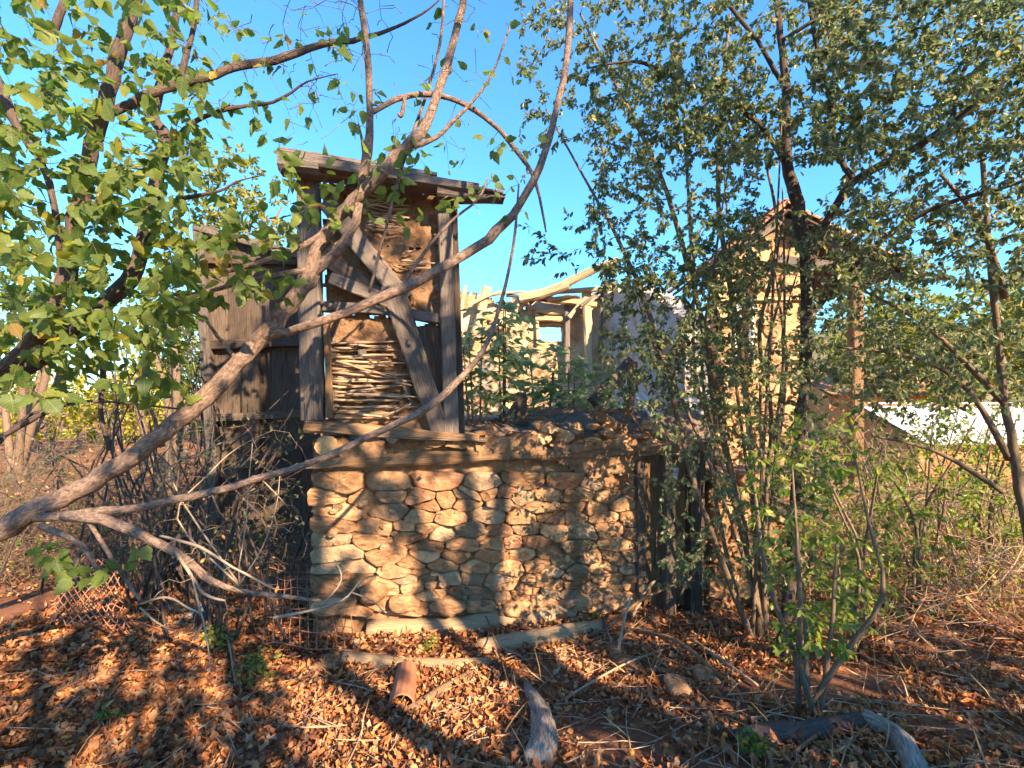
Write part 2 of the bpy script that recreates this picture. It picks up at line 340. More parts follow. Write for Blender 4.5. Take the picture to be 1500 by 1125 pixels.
# ------------------------------------------------------------------ hill far right with scrub
def make_hill():
    m = MB(); n = 40; k = 14; me = []
    def hz(s, t):
        x = -20 + 260 * s; y = 90 + 120 * t
        ridge = 33 * sst(.05, .55, s) + 4 * fbm(s * 5, .3)
        return Vector((x + 25, y, -1 + ridge * sst(0, .8, t) + 1.5 * fbm(s * 12, t * 6)))
    for j in range(k + 1):
        for i in range(n + 1): m.v.append(hz(i / n, j / k))
    for j in range(k):
        for i in range(n): m.face([j * (n + 1) + i, j * (n + 1) + i + 1, (j + 1) * (n + 1) + i + 1, (j + 1) * (n + 1) + i])
    m.build('hill', 'hill_soil', None, True, kind='structure', label='dry scrubby hillside beyond the trees')
    C = 900; s = NP.random(C); t = NP.random(C) ** 1.0; pos = []
    for a, b in zip(s, t):
        c = np.array(hz(a, b)); rr = NP.uniform(.8, 2.2)
        pos.append(c + np.array([0, 0, rr * .6]) + rdir(26) * rr * NP.random((26, 1)) ** .4 * np.array([1, 1, .8]))
    pos = np.concatenate(pos); N = len(pos)
    scatter('hillside_wood', SMALL_LEAF, pos, rdir(N), rdir(N) + np.array([0, -.3, .8]), NP.uniform(.6, 1.3, N), 'hill_leaf', kind='stuff', label='scrub and small trees covering the far hillside')
make_hill()

# ------------------------------------------------------------------ rubble masonry
def voronoi(seeds, rect, ax=1.0):
    """cells of seeds clipped to rect (x0,y0,x1,y1); x weighted by 1/ax so cells lie flat"""
    cells = []
    for i, (sx, sy) in enumerate(seeds):
        poly = [(rect[0], rect[1]), (rect[2], rect[1]), (rect[2], rect[3]), (rect[0], rect[3])]
        near = sorted(range(len(seeds)), key=lambda j: ((seeds[j][0] - sx) / ax) ** 2 + (seeds[j][1] - sy) ** 2)[1:22]
        for j in near:
            tx, ty = seeds[j]; a = (tx - sx) / ax ** 2; b = ty - sy; c = (a * (tx + sx) + b * (ty + sy)) / 2
            out = []
            for k in range(len(poly)):
                p, q = poly[k], poly[(k + 1) % len(poly)]; dp = a * p[0] + b * p[1] - c; dq = a * q[0] + b * q[1] - c
                if dp <= 0: out.append(p)
                if dp * dq < 0: s = dp / (dp - dq); out.append((p[0] + (q[0] - p[0]) * s, p[1] + (q[1] - p[1]) * s))
            poly = out
            if len(poly) < 3: break
        cells.append(poly)
    return cells
def resample(poly, n):
    L = [0]
    for i in range(len(poly)):
        p, q = poly[i], poly[(i + 1) % len(poly)]; L.append(L[-1] + math.hypot(q[0] - p[0], q[1] - p[1]))
    out = []; i = 0
    for k in range(n):
        d = L[-1] * k / n
        while L[i + 1] < d: i += 1
        f = (d - L[i]) / max(1e-9, L[i + 1] - L[i]); p, q = poly[i], poly[(i + 1) % len(poly)]
        out.append((p[0] + (q[0] - p[0]) * f, p[1] + (q[1] - p[1]) * f))
    return out
def stone_mesh(poly, bulge, back, seed, n=14, shrink=.93):
    """poly = local (u,z) points; a pillow-faced rough stone, its face towards -y"""
    r = random.Random(seed)
    for _ in range(1):                                              # chaikin, rounds the corners
        q = []
        for k in range(len(poly)):
            a, b = poly[k], poly[(k + 1) % len(poly)]
            q += [(a[0] * .88 + b[0] * .12, a[1] * .88 + b[1] * .12), (a[0] * .12 + b[0] * .88, a[1] * .12 + b[1] * .88)]
        poly = q
    pts = resample(poly, n); cx = sum(p[0] for p in pts) / n; cz = sum(p[1] for p in pts) / n
    tx, tz = r.uniform(-.28, .28), r.uniform(-.32, .25); m = MB(); so_ = r.uniform(0, 90)
    pr = r.uniform(-.045, .02); lean = r.uniform(-.25, .25)
    bulge *= .85
    for sc_, y in ((.9, back), (1.0, .02 + pr), (.985, -bulge * .7 + pr), (.9, -bulge * .95 + pr), (.45, -bulge * 1.0 + pr)):
        for k, (a, b) in enumerate(pts):
            du, dz = a - cx, b - cz; q = shrink * sc_ * (1 + .07 * nz(k * .9, so_))
            yy = y + (du * tx + dz * tz) * (1 if y < .02 else 0) * sc_ + bulge * .42 * nz(du * 16 + so_, dz * 16, sc_ * 2)
            m.v.append(Vector((cx + du * q, yy, cz + dz * q + lean * du * dz * 2)))
    R_ = 5
    for i in range(R_ - 1):
        for k in range(n):
            k2 = (k + 1) % n; m.face([i * n + k, (i + 1) * n + k, (i + 1) * n + k2, i * n + k2])
    m.v.append(Vector((cx, -bulge * 1.02 + pr, cz))); c = len(m.v) - 1
    for k in range(n): m.face([(R_ - 1) * n + k, c, (R_ - 1) * n + (k + 1) % n])
    m.f = [f[::-1] for f in m.f]
    return m

ruin = thing('stone_wall', 'front wall of rough ochre rubble stones under a timber band', 'wall', WA, TH)
rr = random.Random(3)
seeds = []
y = 704                                                        # long flat quoins up the left corner
while y < 893:
    h = rr.uniform(10, 24); a = rr.uniform(60, 118); b = rr.uniform(34, 70)
    seeds.append((454 + a / 2, y + h / 2)); seeds.append((454 + a + b / 2, y + h / 2 + rr.uniform(-6, 6)))
    if a + b < 135: seeds.append((454 + a + b + rr.uniform(16, 26), y + h / 2 + rr.uniform(-6, 6)))
    y += h
y = 700
while y < 893:
    h = rr.uniform(10, 21); x = 600 + rr.uniform(-12, 12)
    while x < 940:
        wd = rr.uniform(22, 66) * (.5 + .5 * h / 16); seeds.append((x + wd / 2, y + h / 2 + rr.uniform(-6, 6))); x += wd
        if rr.random() < .25: seeds.append((x + rr.uniform(-8, 8), y + rr.uniform(0, h)))
    y += h
cells = voronoi(seeds, (454, 690, 938, 897), 2.0)
for i, c in enumerate(cells):
    if len(c) < 3: continue
    loc = [(wl(a, b).x, wl(a, b).z) for a, b in c]
    area = abs(sum(loc[k][0] * loc[(k + 1) % len(loc)][1] - loc[(k + 1) % len(loc)][0] * loc[k][1] for k in range(len(loc)))) / 2
    if area < .0008: continue
    quoin = sum(a for a, b in c) / len(c) < 545
    o = stone_mesh(loc, rr.uniform(.025, .055), .12, i * 7 + 1, 20 if quoin else 16, .985 if quoin else .975).build('stone', rr.choice(['stone', 'stone', 'stone', 'grey_stone', 'red_stone']), ruin, False)
# mud bed behind the stones, solid wall body
zt = wl(452, 690).z
grid_slab(ruin, 'mud_mortar', 'mud', lambda u, z: True, .03, 3.12, -.05, zt + .28, .03, .034, .5, .03, 9, 2.0)
for i in range(85):
    px = rr.uniform(470, 930); py = rr.uniform(696, 890); a = wl(px, py); s = 4.5 / F; w_ = rr.uniform(9, 26); h_ = rr.uniform(5, 12); tl = rr.uniform(-.5, .5)
    poly = []
    for t in np.arange(rr.uniform(0, .6), 6.1, 1.2):
        du = w_ / 2 * s * math.cos(t) * (1 + .35 * rr.uniform(-1, 1)); dz = h_ / 2 * s * math.sin(t) * (1 + .35 * rr.uniform(-1, 1)); poly.append((a.x + du - dz * tl, a.z + dz + du * tl))
    stone_mesh(poly, .05, .06, 2000 + i, 10, 1).build('stone', rr.choice(['stone', 'grey_stone', 'red_stone']), ruin, False)
# lower edge: boulders sticking out at the foot
for i, (px, py, w_, h_) in enumerate([(488, 888, 70, 26), (590, 885, 50, 30), (548, 866, 44, 30), (655, 888, 56, 24), (760, 892, 60, 22), (850, 885, 52, 22), (905, 880, 48, 26)]):
    a = wl(px, py, .08); s = 4.5 / F; poly = [(a.x + w_ / 2 * s * math.cos(t) * (1 + .15 * rr.uniform(-1, 1)), a.z + h_ / 2 * s * math.sin(t) * (1 + .15 * rr.uniform(-1, 1))) for t in np.arange(0, 6.28, .7)]
    stone_mesh(poly, .12, .14, 900 + i, 14, 1).build('stone', 'stone', ruin, True)
# loose stones bedded above the timber band
for i, (px, py, w_, h_, mt) in enumerate([(574, 640, 22, 22, 'pale_stone'), (550, 648, 30, 18, 'stone'), (602, 650, 22, 14, 'stone'), (636, 646, 34, 24, 'stone'), (680, 648, 60, 22, 'stone'),
        (742, 648, 44, 20, 'stone'), (795, 642, 26, 24, 'stone'), (826, 640, 30, 26, 'stone'), (868, 648, 40, 18, 'stone'), (910, 646, 34, 20, 'stone'), (520, 650, 34, 16, 'stone'), (955, 650, 30, 18, 'stone')]):
    a = wl(px, py); s = 4.55 / F; poly = [(a.x + w_ / 2 * s * math.cos(t) * (1 + .18 * rr.uniform(-1, 1)), a.z + h_ / 2 * s * math.sin(t) * (1 + .18 * rr.uniform(-1, 1))) for t in np.arange(rr.uniform(0, .5), 6.1, 1.15)]
    stone_mesh(poly, .05, .15, 700 + i, 14, 1).build('stone', mt, ruin, False)
# timber band
def wtimber(root, name, mat, a, b, wpx, dep, off, w1=None, **kw):
    s = 4.5 / F; m = MB(); seg = kw.pop('seg', 10)
    m.timber(wl(*a, off), wl(*b, off), wpx * s, dep, (0, 1, 0), (w1 or wpx) * s, seg=seg, **{k: kw.pop(k) for k in list(kw) if k in ('jit', 'seed', 'ch', 'bend')})
    return m.build(name, mat, root, False, **kw)
wtimber(ruin, 'timber_band', 'brown_wood', (450, 680), (610, 672), 12, .16, .02, 18, seed=1.3, jit=.45, ch=.4)
wtimber(ruin, 'timber_band', 'brown_wood', (585, 672), (835, 664), 19, .13, .03, 16, seed=4.1, jit=.35, ch=.4)
wtimber(ruin, 'timber_band', 'brown_wood', (800, 668), (1000, 655), 16, .14, .02, 13, seed=6.1, jit=.45, ch=.4)
for i in range(34):
    px = rr.uniform(520, 1000); py = rr.uniform(634, 662) if i % 3 else rr.uniform(622, 640); a = wl(px, py); s = 4.55 / F; w_ = rr.uniform(8, 30); h_ = rr.uniform(7, 16)
    poly = [(a.x + w_ / 2 * s * math.cos(t) * (1 + .3 * rr.uniform(-1, 1)), a.z + h_ / 2 * s * math.sin(t) * (1 + .3 * rr.uniform(-1, 1))) for t in np.arange(rr.uniform(0, .5), 6.1, 1.15)]
    o = stone_mesh(poly, .05, .1, 800 + i, 12, 1).build('stone', rr.choice(['stone', 'grey_stone', 'red_stone']), ruin, False); o.location.y = rr.uniform(-.02, .1)
def lump(pts, seed, dep=-.03):
    P_ = [(wl(*q).x, wl(*q).z) for q in pts]; us = [q[0] for q in P_]; zs = [q[1] for q in P_]
    grid_slab(ruin, 'mud_lump', 'daub', lambda u, z: in_poly(P_, u + .05 * nz(u * 14, z * 14, seed), z + .04 * nz(u * 14, z * 14, seed + 20)), min(us) - .05, max(us) + .05, min(zs) - .04, max(zs) + .04, .022, dep, .12, .04, 9, seed)
lump([(690, 640), (780, 634), (800, 660), (770, 676), (700, 668)], 61.0, -.085); lump([(800, 650), (930, 640), (935, 690), (860, 700), (815, 676)], 62.0, -.07); lump([(490, 640), (560, 642), (575, 672), (500, 668)], 63.0, -.085)
lump([(610, 752), (700, 745), (715, 790), (640, 800)], 64.0, .0); lump([(690, 790), (750, 800), (740, 880), (660, 893), (650, 850)], 65.0, .0); lump([(560, 700), (600, 705), (590, 760), (545, 770)], 66.0, .0); lump([(800, 760), (860, 770), (850, 830), (790, 820)], 67.0, .005)
# sawn log end poking out at the corner
m = MB(); c = wl(478, 653, .1); c2 = wl(478, 653, -.4); m.tube([c + Vector((0, -.012, 0)), c, c2], [.088, .098, .1], 14, True, .12, 3); le = m.build('log_end', 'log_end', ruin, False)

# ------------------------------------------------------------------ timber-framed wattle wall on top of it
frame = thing('wattle_wall', 'timber framed wattle and daub wall with crumbling clay above the rubble wall', 'wall', WA, TH)
wtimber(frame, 'sill_beam', 'brown_wood', (448, 624), (700, 640), 18, .2, .05, 11, seed=2.2, jit=.5, ch=.4)
wtimber(frame, 'sill_beam', 'grey_wood', (520, 634), (712, 646), 9, .12, .09, 5, seed=9.2, jit=.5, ch=.4)
wtimber(frame, 'post', 'grey_wood', (459, 615), (452, 244), 29, .17, .04, 28, seed=3.1, jit=.12, seg=16)
wtimber(frame, 'post', 'brown_wood', (483, 612), (479, 470), 9, .07, .05, 8, seed=5.1, jit=.25)
wtimber(frame, 'post', 'grey_wood', (661, 636), (650, 282), 22, .17, .04, 20, seed=8.1, jit=.12, seg=16)
wtimber(frame, 'post', 'dark_wood', (676, 634), (665, 292), 10, .1, .02, 8, seed=12.1, jit=.25, seg=14)
wtimber(frame, 'rail', 'grey_wood', (474, 449), (578, 456), 15, .1, .03, 13, seed=1.9, jit=.2)
wtimber(frame, 'rail', 'grey_wood', (590, 459), (656, 470), 14, .1, .03, 13, seed=7.9, jit=.2)
wtimber(frame, 'brace', 'grey_wood', (574, 418), (646, 636), 34, .09, .07, 26, seed=2.9, jit=.14, seg=14)
wtimber(frame, 'brace', 'grey_wood', (478, 296), (592, 440), 24, .08, .05, 26, seed=11.9, jit=.14, seg=12)
wtimber(frame, 'brace', 'dark_wood', (470, 372), (570, 446), 22, .07, .065, 20, seed=14.9, jit=.2, seg=10)
wtimber(frame, 'brace', 'grey_wood', (484, 408), (580, 446), 16, .06, .085, 18, seed=24.9, jit=.2, seg=8)
for i, (a, b, w_) in enumerate([((614, 478), (640, 640), 17), ((630, 474), (650, 640), 17), ((646, 476), (656, 640), 14)]):
    wtimber(frame, 'board', 'dark_wood', a, b, w_, .025, .0, w_ - 2, seed=30 + i * 3.3, jit=.12)
def pxpoly(pts): return [(wl(*q).x, wl(*q).z) for q in pts]
def daub(name, pts, depth, thick, amp, seed, step=.022, root=None, mat='daub'):
    P_ = pxpoly(pts); us = [q[0] for q in P_]; zs = [q[1] for q in P_]
    def ins(u, z): return in_poly(P_, u + .05 * fbm(u * 12, z * 12, seed), z + .05 * fbm(u * 12, z * 12, seed + 20)) and (name != 'daub_panel' or fbm(u * 7, z * 11, seed + 3) > -.72)
    return grid_slab(root or frame, name, mat, ins, min(us) - .05, max(us) + .05, min(zs) - .05, max(zs) + .05, step, depth, thick, amp, 8, seed)
daub('daub_panel', [(500, 272), (562, 268), (656, 284), (654, 462), (604, 458), (585, 430), (530, 360)], .02, .08, .05, 1.0)
daub('daub_panel', [(478, 300), (505, 300), (540, 350), (590, 440), (478, 442)], .05, .08, .03, 4.0)
daub('daub_panel', [(480, 464), (572, 460), (592, 510), (588, 528), (560, 515), (520, 500), (482, 505)], .01, .1, .03, 7.0)
daub('daub_panel', [(545, 515), (588, 520), (606, 590), (560, 566), (546, 560)], .06, .06, .03, 10.0)
daub('daub_panel', [(480, 590), (540, 598), (625, 588), (640, 632), (480, 626)], .015, .1, .035, 13.0)
daub('clay_infill', [(480, 462), (600, 462), (625, 628), (480, 628)], .075, .05, .025, 16.0, .03)
daub('clay_infill', [(474, 262), (655, 282), (655, 462), (474, 450)], .065, .05, .03, 19.0, .03)
# wattle stakes and rods, one by one
def rod(a, b, r0, r1, off, seed, name='wattle_rod', mat='rod', sag=0.0, weave=None):
    rn = random.Random(seed); A = wl(*a, off); B = wl(*b, off); pts = []; n = 9
    for i in range(n):
        t = i / (n - 1); q = A.lerp(B, t); q.z += .008 * nz(t * 3, seed * 1.3) * 2 - sag * math.sin(t * 3.14)
        q.y += .02 * math.sin(t * 9 + seed) + .008 * nz(t * 4, seed, 4); pts.append(q)
    m = MB(); m.tube(pts, [r0 + (r1 - r0) * i / (n - 1) for i in range(n)], 6, True, .15, seed); return m.build(name, mat, frame, True)
for i, (a, b, w_) in enumerate([((487, 486), (492, 604), 10), ((528, 500), (545, 602), 12), ((588, 552), (610, 606), 9)]):
    wtimber(frame, 'wattle_stake', 'grey_wood', a, b, w_, .04, -.02, w_ - 2, seed=50 + i, jit=.2)
yy = 502; k = 0
while yy < 614:
    k += 1; x0 = rr.uniform(480, 492) if rr.random() < .8 else rr.uniform(500, 530); x1 = min(rr.uniform(560, 606) + (yy - 500) * .12, 618)
    rod((x0, yy + rr.uniform(-3, 3)), (x1, yy + rr.uniform(-5, 5)), rr.uniform(.008, .016), rr.uniform(.006, .011), rr.uniform(-.02, .05), 100 + k); yy += rr.uniform(2.6, 5.2)
for a, b, s in (((492, 530), (590, 557), 1), ((520, 604), (570, 612), 2), ((560, 612), (602, 592), 3), ((580, 560), (602, 565), 4)):
    rod(a, b, .014, .008, .075, 200 + s)
for i in range(2):
    y0 = 382 + i * 9; x0 = 560 + .3 * (y0 - 330); rod((x0 + rr.uniform(-6, 20), y0), (rr.uniform(620, 656), y0 + rr.uniform(-5, 5)), rr.uniform(.007, .012), .006, rr.uniform(.0, .03), 380 + i)
for i in range(14):
    y0 = 287 + i * 3.6; rod((rr.uniform(526, 548), y0), (rr.uniform(575, 604), y0 + rr.uniform(0, 8)), rr.uniform(.007, .013), .006, rr.uniform(.03, .06), 300 + i)
for i, (a, b) in enumerate([((588, 388), (656, 384)), ((600, 396), (657, 390)), ((560, 316), (600, 321)), ((640, 425), (658, 423)), ((636, 345), (656, 338)), ((640, 358), (657, 352)), ((590, 372), (608, 366)), ((642, 372), (657, 370))]):
    rod(a, b, .012, .009, .045, 340 + i)
# roof log and boards over the wattle wall
roof = thing('roof_log', 'split grey eaves log tilting down to the right over the wattle wall', 'beam', WA, TH)
s = 4.5 / F
m = MB(); A = wl(412, 240, .22); B = wl(700, 282, .2); C_ = wl(738, 292, .2)
m.timber(A, B, 26 * s, .24, (0, 1, 0), 15 * s, seg=16, jit=.14, seed=3.3, ch=.4); m.build('log', 'grey_wood', roof)
m = MB(); m.timber(wl(640, 284, .22), C_, 15 * s, .18, (0, 1, 0), 7 * s, seg=8, jit=.4, seed=8.3, ch=.3); m.build('splintered_end', 'grey_wood', roof)
for i, (a, b, w_) in enumerate([((414, 226), (640, 262), 6), ((520, 247), (735, 288), 4), ((470, 250), (600, 270), 5)]):
    m = MB(); m.timber(wl(*a, .12 + .09 * i), wl(*b, .12 + .09 * i), w_ * s, .2, (0, 1, 0), (w_ - 1) * s, seg=9, jit=.2, seed=20 + i); m.build('roof_board', 'grey_wood', roof)

# ------------------------------------------------------------------ plank wall left of the tower, deep in shade
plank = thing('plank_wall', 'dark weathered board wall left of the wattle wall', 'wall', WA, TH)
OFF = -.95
x = 300; k = 0
while x < 446:
    wd = rr.uniform(17, 25); k += 1
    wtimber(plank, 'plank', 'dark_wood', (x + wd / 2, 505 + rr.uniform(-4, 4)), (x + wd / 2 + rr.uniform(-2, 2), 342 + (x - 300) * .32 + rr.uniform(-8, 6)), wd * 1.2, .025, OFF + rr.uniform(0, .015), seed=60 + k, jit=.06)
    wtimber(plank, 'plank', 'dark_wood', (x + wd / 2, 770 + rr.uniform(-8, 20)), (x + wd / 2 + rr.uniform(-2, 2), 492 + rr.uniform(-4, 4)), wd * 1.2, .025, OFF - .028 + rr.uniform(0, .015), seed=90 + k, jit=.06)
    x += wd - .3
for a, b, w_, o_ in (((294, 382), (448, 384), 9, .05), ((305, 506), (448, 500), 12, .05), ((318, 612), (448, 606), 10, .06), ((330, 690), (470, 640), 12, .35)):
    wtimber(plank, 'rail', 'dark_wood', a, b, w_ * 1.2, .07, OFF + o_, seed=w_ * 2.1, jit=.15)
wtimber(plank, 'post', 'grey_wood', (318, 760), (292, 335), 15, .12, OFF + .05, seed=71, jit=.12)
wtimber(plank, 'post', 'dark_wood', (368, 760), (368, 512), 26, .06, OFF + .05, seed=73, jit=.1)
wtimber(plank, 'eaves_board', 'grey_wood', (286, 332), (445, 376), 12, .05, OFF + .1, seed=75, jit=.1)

# ------------------------------------------------------------------ earth and rubble on top of the wall
def mound():
    m = MB(); nu, ny = 90, 80
    def h(u, y):
        return (zt + .15 + .05 * sst(1.2, 2.2, u)) + .28 * sst(0, .7, y) * (1 - .3 * sst(.9, 2.0, u) + .45 * sst(2.0, 2.8, u)) + .06 * fbm(u * 3, y * 3, 4) + .02 * nz(u * 15, y * 15)
    for j in range(ny + 1):
        for i in range(nu + 1):
            u = .05 + 4.4 * i / nu; y = .04 + 4.2 * (j / ny) ** 1.4; m.v.append(Vector((u, y, h(u, y) - .8 * sst(3.1, 3.6, u) * sst(.8, .2, y))))
    for j in range(ny):
        for i in range(nu): m.face([j * (nu + 1) + i, j * (nu + 1) + i + 1, (j + 1) * (nu + 1) + i + 1, (j + 1) * (nu + 1) + i])
    o = m.build('rubble_mound', 'rubble_soil', None, True, kind='structure', label='grey brown earth and rubble heaped behind the wall top'); o.location = WA; o.rotation_euler = (0, 0, TH)
    return h
MH = mound()
def free_timber(name, label, a, b, wpx, Y, mat, w1=None, dep=None, cat='timber', jit=.18, Y2=None, sd=1.0, group=None, bend=0.0):
    A = at(*a, Y); B = at(*b, Y2 or Y); s_ = Y / F; m = MB()
    o = bpy.data.objects.new(name, None); bpy.data.objects.remove(o)
    m.timber(A - A, B - A, wpx * s_, dep or wpx * s_ * .8, (0, 1, 0), (w1 or wpx) * s_, seg=10, jit=jit, seed=sd, bend=bend)
    return m.build(name, mat, None, False, label=label, cat=cat, group=group, loc=A)
free_timber('broken_post', 'short broken dark post standing in the rubble beside elder stems', (764, 622), (764, 576), 20, 5.2, 'dark_wood', 14, sd=2)
free_timber('timber_prop', 'thin prop leaning against the short broken post', (738, 618), (756, 590), 7, 5.15, 'dark_wood', sd=3)
free_timber('fallen_beam', 'thick grey beam leaning up to the right out of rubble', (868, 590), (925, 532), 18, 5.5, 'dark_wood', 22, sd=4, Y2=5.8)
free_timber('leaning_pole', 'upright pole end beside the leaning grey beam', (918, 612), (928, 530), 13, 5.3, 'brown_wood', 11, sd=5)
free_timber('flat_timber', 'short dark timber lying flat on the rubble', (782, 606), (842, 600), 7, 5.0, 'dark_wood', sd=6)
free_timber('white_rail', 'left one of two white painted rails lying in the rubble', (962, 616), (932, 580), 6, 5.1, 'white_paint', sd=7, Y2=5.4, jit=.04)
free_timber('white_rail', 'right one of two white painted rails lying in the rubble', (970, 612), (940, 578), 6, 5.15, 'white_paint', sd=8, Y2=5.45, jit=.04)
for i, (px, py, r_) in enumerate([(878, 608, .10), (892, 622, .08), (905, 630, .09), (845, 628, .07), (722, 630, .05), (950, 628, .08)]):
    c = at(px, py, 5.0 + .05 * i); poly = [(r_ * math.cos(t) * (1 + .25 * rr.uniform(-1, 1)) * (.7 if i == 0 else 1.2), r_ * 1.1 * math.sin(t) * (1 + .2 * rr.uniform(-1, 1))) for t in np.arange(0, 6.28, .8)]
    names_ = ['upright egg shaped stone on the rubble below the leaning beam', 'flat stone just right of the upright egg shaped stone', 'brown stone on the wall top near the door', 'low stone half buried left of the upright stone', 'small stone beside the right tower post foot', 'rounded stone above the door lintel']
    o = stone_mesh(poly, .09, .12, 400 + i, 14, 1).build('loose_stone', 'stone', None, False, label=names_[i], cat='stone', group='stones on the wall top', loc=c)

# ------------------------------------------------------------------ plank door in the front
door = thing('plank_door', 'sagging brown plank door between dark posts right of the rubble wall', 'door', WA, TH)
for a, b, w_, mt, o_ in (((938, 872), (936, 672), 13, 'dark_wood', .05), ((1016, 895), (1020, 655), 24, 'dark_wood', .06), ((980, 905), (978, 668), 16, 'dark_wood', .1)):
    wtimber(door, 'door_post', mt, a, b, w_, .12, o_, seed=w_ * 1.1, jit=.15, seg=12)
for i, (x, w_) in enumerate(((952, 20), (970, 16), (994, 20), (1008, 10))):
    wtimber(door, 'door_plank', 'brown_wood', (x, 885), (x + 1, 668), w_, .03, -.03 + .008 * i, seed=120 + i * 4, jit=.08)
wtimber(door, 'lintel', 'brown_wood', (930, 660), (1040, 650), 16, .2, .06, seed=130, jit=.2)
# plastic bottle stuck on the ledge
b_ = wl(990, 698, .16); prof = [(0, .001), (.03, .0), (.033, .01), (.033, .06), (.029, .07), (.033, .08), (.033, .13), (.014, .17), (.013, .185), (0, .186)]
m = MB(); m.tube([Vector((0, 0, h)) for r, h in prof], [max(r, .0005) for r, h in prof], 14, False); bt = m.build('plastic_bottle', 'bottle_plastic', None, True, label='small clear blue plastic bottle wedged upside down beside the door post', cat='bottle', loc=w2(b_.x, b_.y, b_.z + .1))
bt.rotation_euler = (math.radians(180), .1, 0)
m = MB(); m.tube([Vector((0, 0, .178)), Vector((0, 0, .2))], [.016, .016], 12); m.build('bottle_cap', 'cap_red', bt)
# rubble wall right of the door
rw = thing('stone_wall', 'collapsing rubble wall right of the plank door behind thin stems', 'wall', WA, TH)
seeds = []; y = 690
while y < 900:
    h = rr.uniform(20, 32); x = 1036
    while x < 1180: wd = rr.uniform(24, 50); seeds.append((x + wd / 2, y + h / 2 + rr.uniform(-7, 7))); x += wd
    y += h
for i, c in enumerate(voronoi(seeds, (1034, 688, 1185, 902), 1.2)):
    if len(c) < 3: continue
    stone_mesh([(wl(a, b).x, wl(a, b).z) for a, b in c], rr.uniform(.04, .1), .14, 1200 + i, 14, .97).build('stone', 'stone', rw, False)
ul = wl(1034, 700).x; ur = wl(1185, 700).x
grid_slab(rw, 'mud_mortar', 'mud', lambda u, z: True, ul, ur, -.1, wl(1100, 690).z, .05, .0, .45, .03, 8, 33.0)

# ------------------------------------------------------------------ roofless house behind
back = thing('ruined_house', 'roofless plastered house with a small window opening behind the rubble wall', 'house', at(680, 600, 9.0))
def bp(px, py): q = at(px, py, 9.0) - back.location; return (q.x, q.z)
poly = [bp(*q) for q in ((640, 660), (640, 470), (668, 430), (690, 428), (708, 432), (722, 440), (748, 446), (772, 438), (790, 440), (810, 432), (845, 436), (870, 428), (905, 424), (905, 660))]
hole = [bp(*q) for q in ((789, 473), (827, 473), (827, 501), (789, 501))]
us = [q[0] for q in poly]; zs = [q[1] for q in poly]
def insb(u, z):
    a = u + .07 * nz(u * 6, z * 6); b = z + .16 * fbm(u * 4, z * 4, 8)
    return in_poly(poly, a, b) and not in_poly(hole, u, z) 
grid_slab(back, 'back_wall', 'limewash', insb, min(us), max(us), min(zs), max(zs), .055, 0, .4, .025, 3, 40.0)
def side(u, y, z): return (bp(890, 600)[0] + .75 * u / 3.6, -.05 - u, z) if False else (bp(880, 600)[0] + u * .33 + y, -.02 - u, z)
polyS = [(0, -.9), (0, bp(0, 432)[1]), (1.0, bp(0, 440)[1]), (1.6, bp(0, 462)[1]), (2.3, bp(0, 500)[1]), (2.3, -.9)]
def inss(u, z): return in_poly(polyS, u, z + .07 * nz(u * 4, z * 4, 3))
grid_slab(back, 'side_wall', 'plaster', inss, 0, 3.4, -.9, 2.4, .06, 0, .35, .02, 3, 44.0, to=side)
def hb(name, a, b, wpx, mat, y0=-.12, y1=None, w1=None, sd=1.0, bend=0.0):
    A = Vector((bp(*a)[0], y0, bp(*a)[1])); B = Vector((bp(*b)[0], y0 if y1 is None else y1, bp(*b)[1])); s_ = 8.8 / F; m = MB()
    m.timber(A, B, wpx * s_, wpx * s_, (0, 1, 0), (w1 or wpx) * s_, seg=10, jit=.2, seed=sd, ch=.4, bend=bend); return m.build(name, mat, back)
hb('roof_beam', (762, 442), (828, 428), 14, 'pale_wood', -.3, -.6, 13, 3.0, -.03); hb('roof_beam', (815, 432), (890, 402), 12, 'pale_wood', -.55, -.9, 8, 3.7, .03)
for i, (a, b, w_) in enumerate([((742, 436), (800, 446), 5), ((700, 440), (768, 432), 5), ((690, 450), (735, 432), 6), ((775, 450), (812, 424), 5), ((830, 470), (870, 425), 6), ((800, 446), (846, 440), 5), ((845, 455), (900, 418), 5), ((748, 500), (762, 440), 6), ((676, 500), (684, 425), 8), ((872, 520), (880, 420), 7)]):
    hb('broken_rafter', a, b, w_, 'pale_wood' if i % 3 else 'grey_wood', -.2 - .04 * i, -.25, w_ * .5, 60.0 + i * 2.3, .02)
hb('roof_beam', (772, 438), (870, 452), 9, 'pale_wood', -.2, -.3, 8, 4.0)
hb('roof_beam', (800, 432), (900, 432), 7, 'pale_wood', -.25, -.5, 6, 5.0)
hb('post', (856, 432), (862, 612), 13, 'pale_wood', -.25, -.3, 11, 6.0)
hb('post', (829, 446), (830, 560), 8, 'grey_wood', -.12, -.12, 8, 7.0)
hb('brace', (714, 424), (696, 500), 13, 'pale_wood', -.15, -.2, 12, 8.0)
hb('brace', (768, 440), (728, 480), 16, 'pale_wood', -.1, -.15, 14, 9.0)
hb('window_lintel', (784, 456), (834, 460), 7, 'pale_wood', -.06, -.06, 7, 10.0)
hb('window_lintel', (784, 467), (832, 469), 8, 'pale_wood', -.06, -.06, 8, 11.0)
hb('window_jamb', (786, 460), (788, 505), 5, 'pale_wood', -.05, -.05, 5, 12.0)

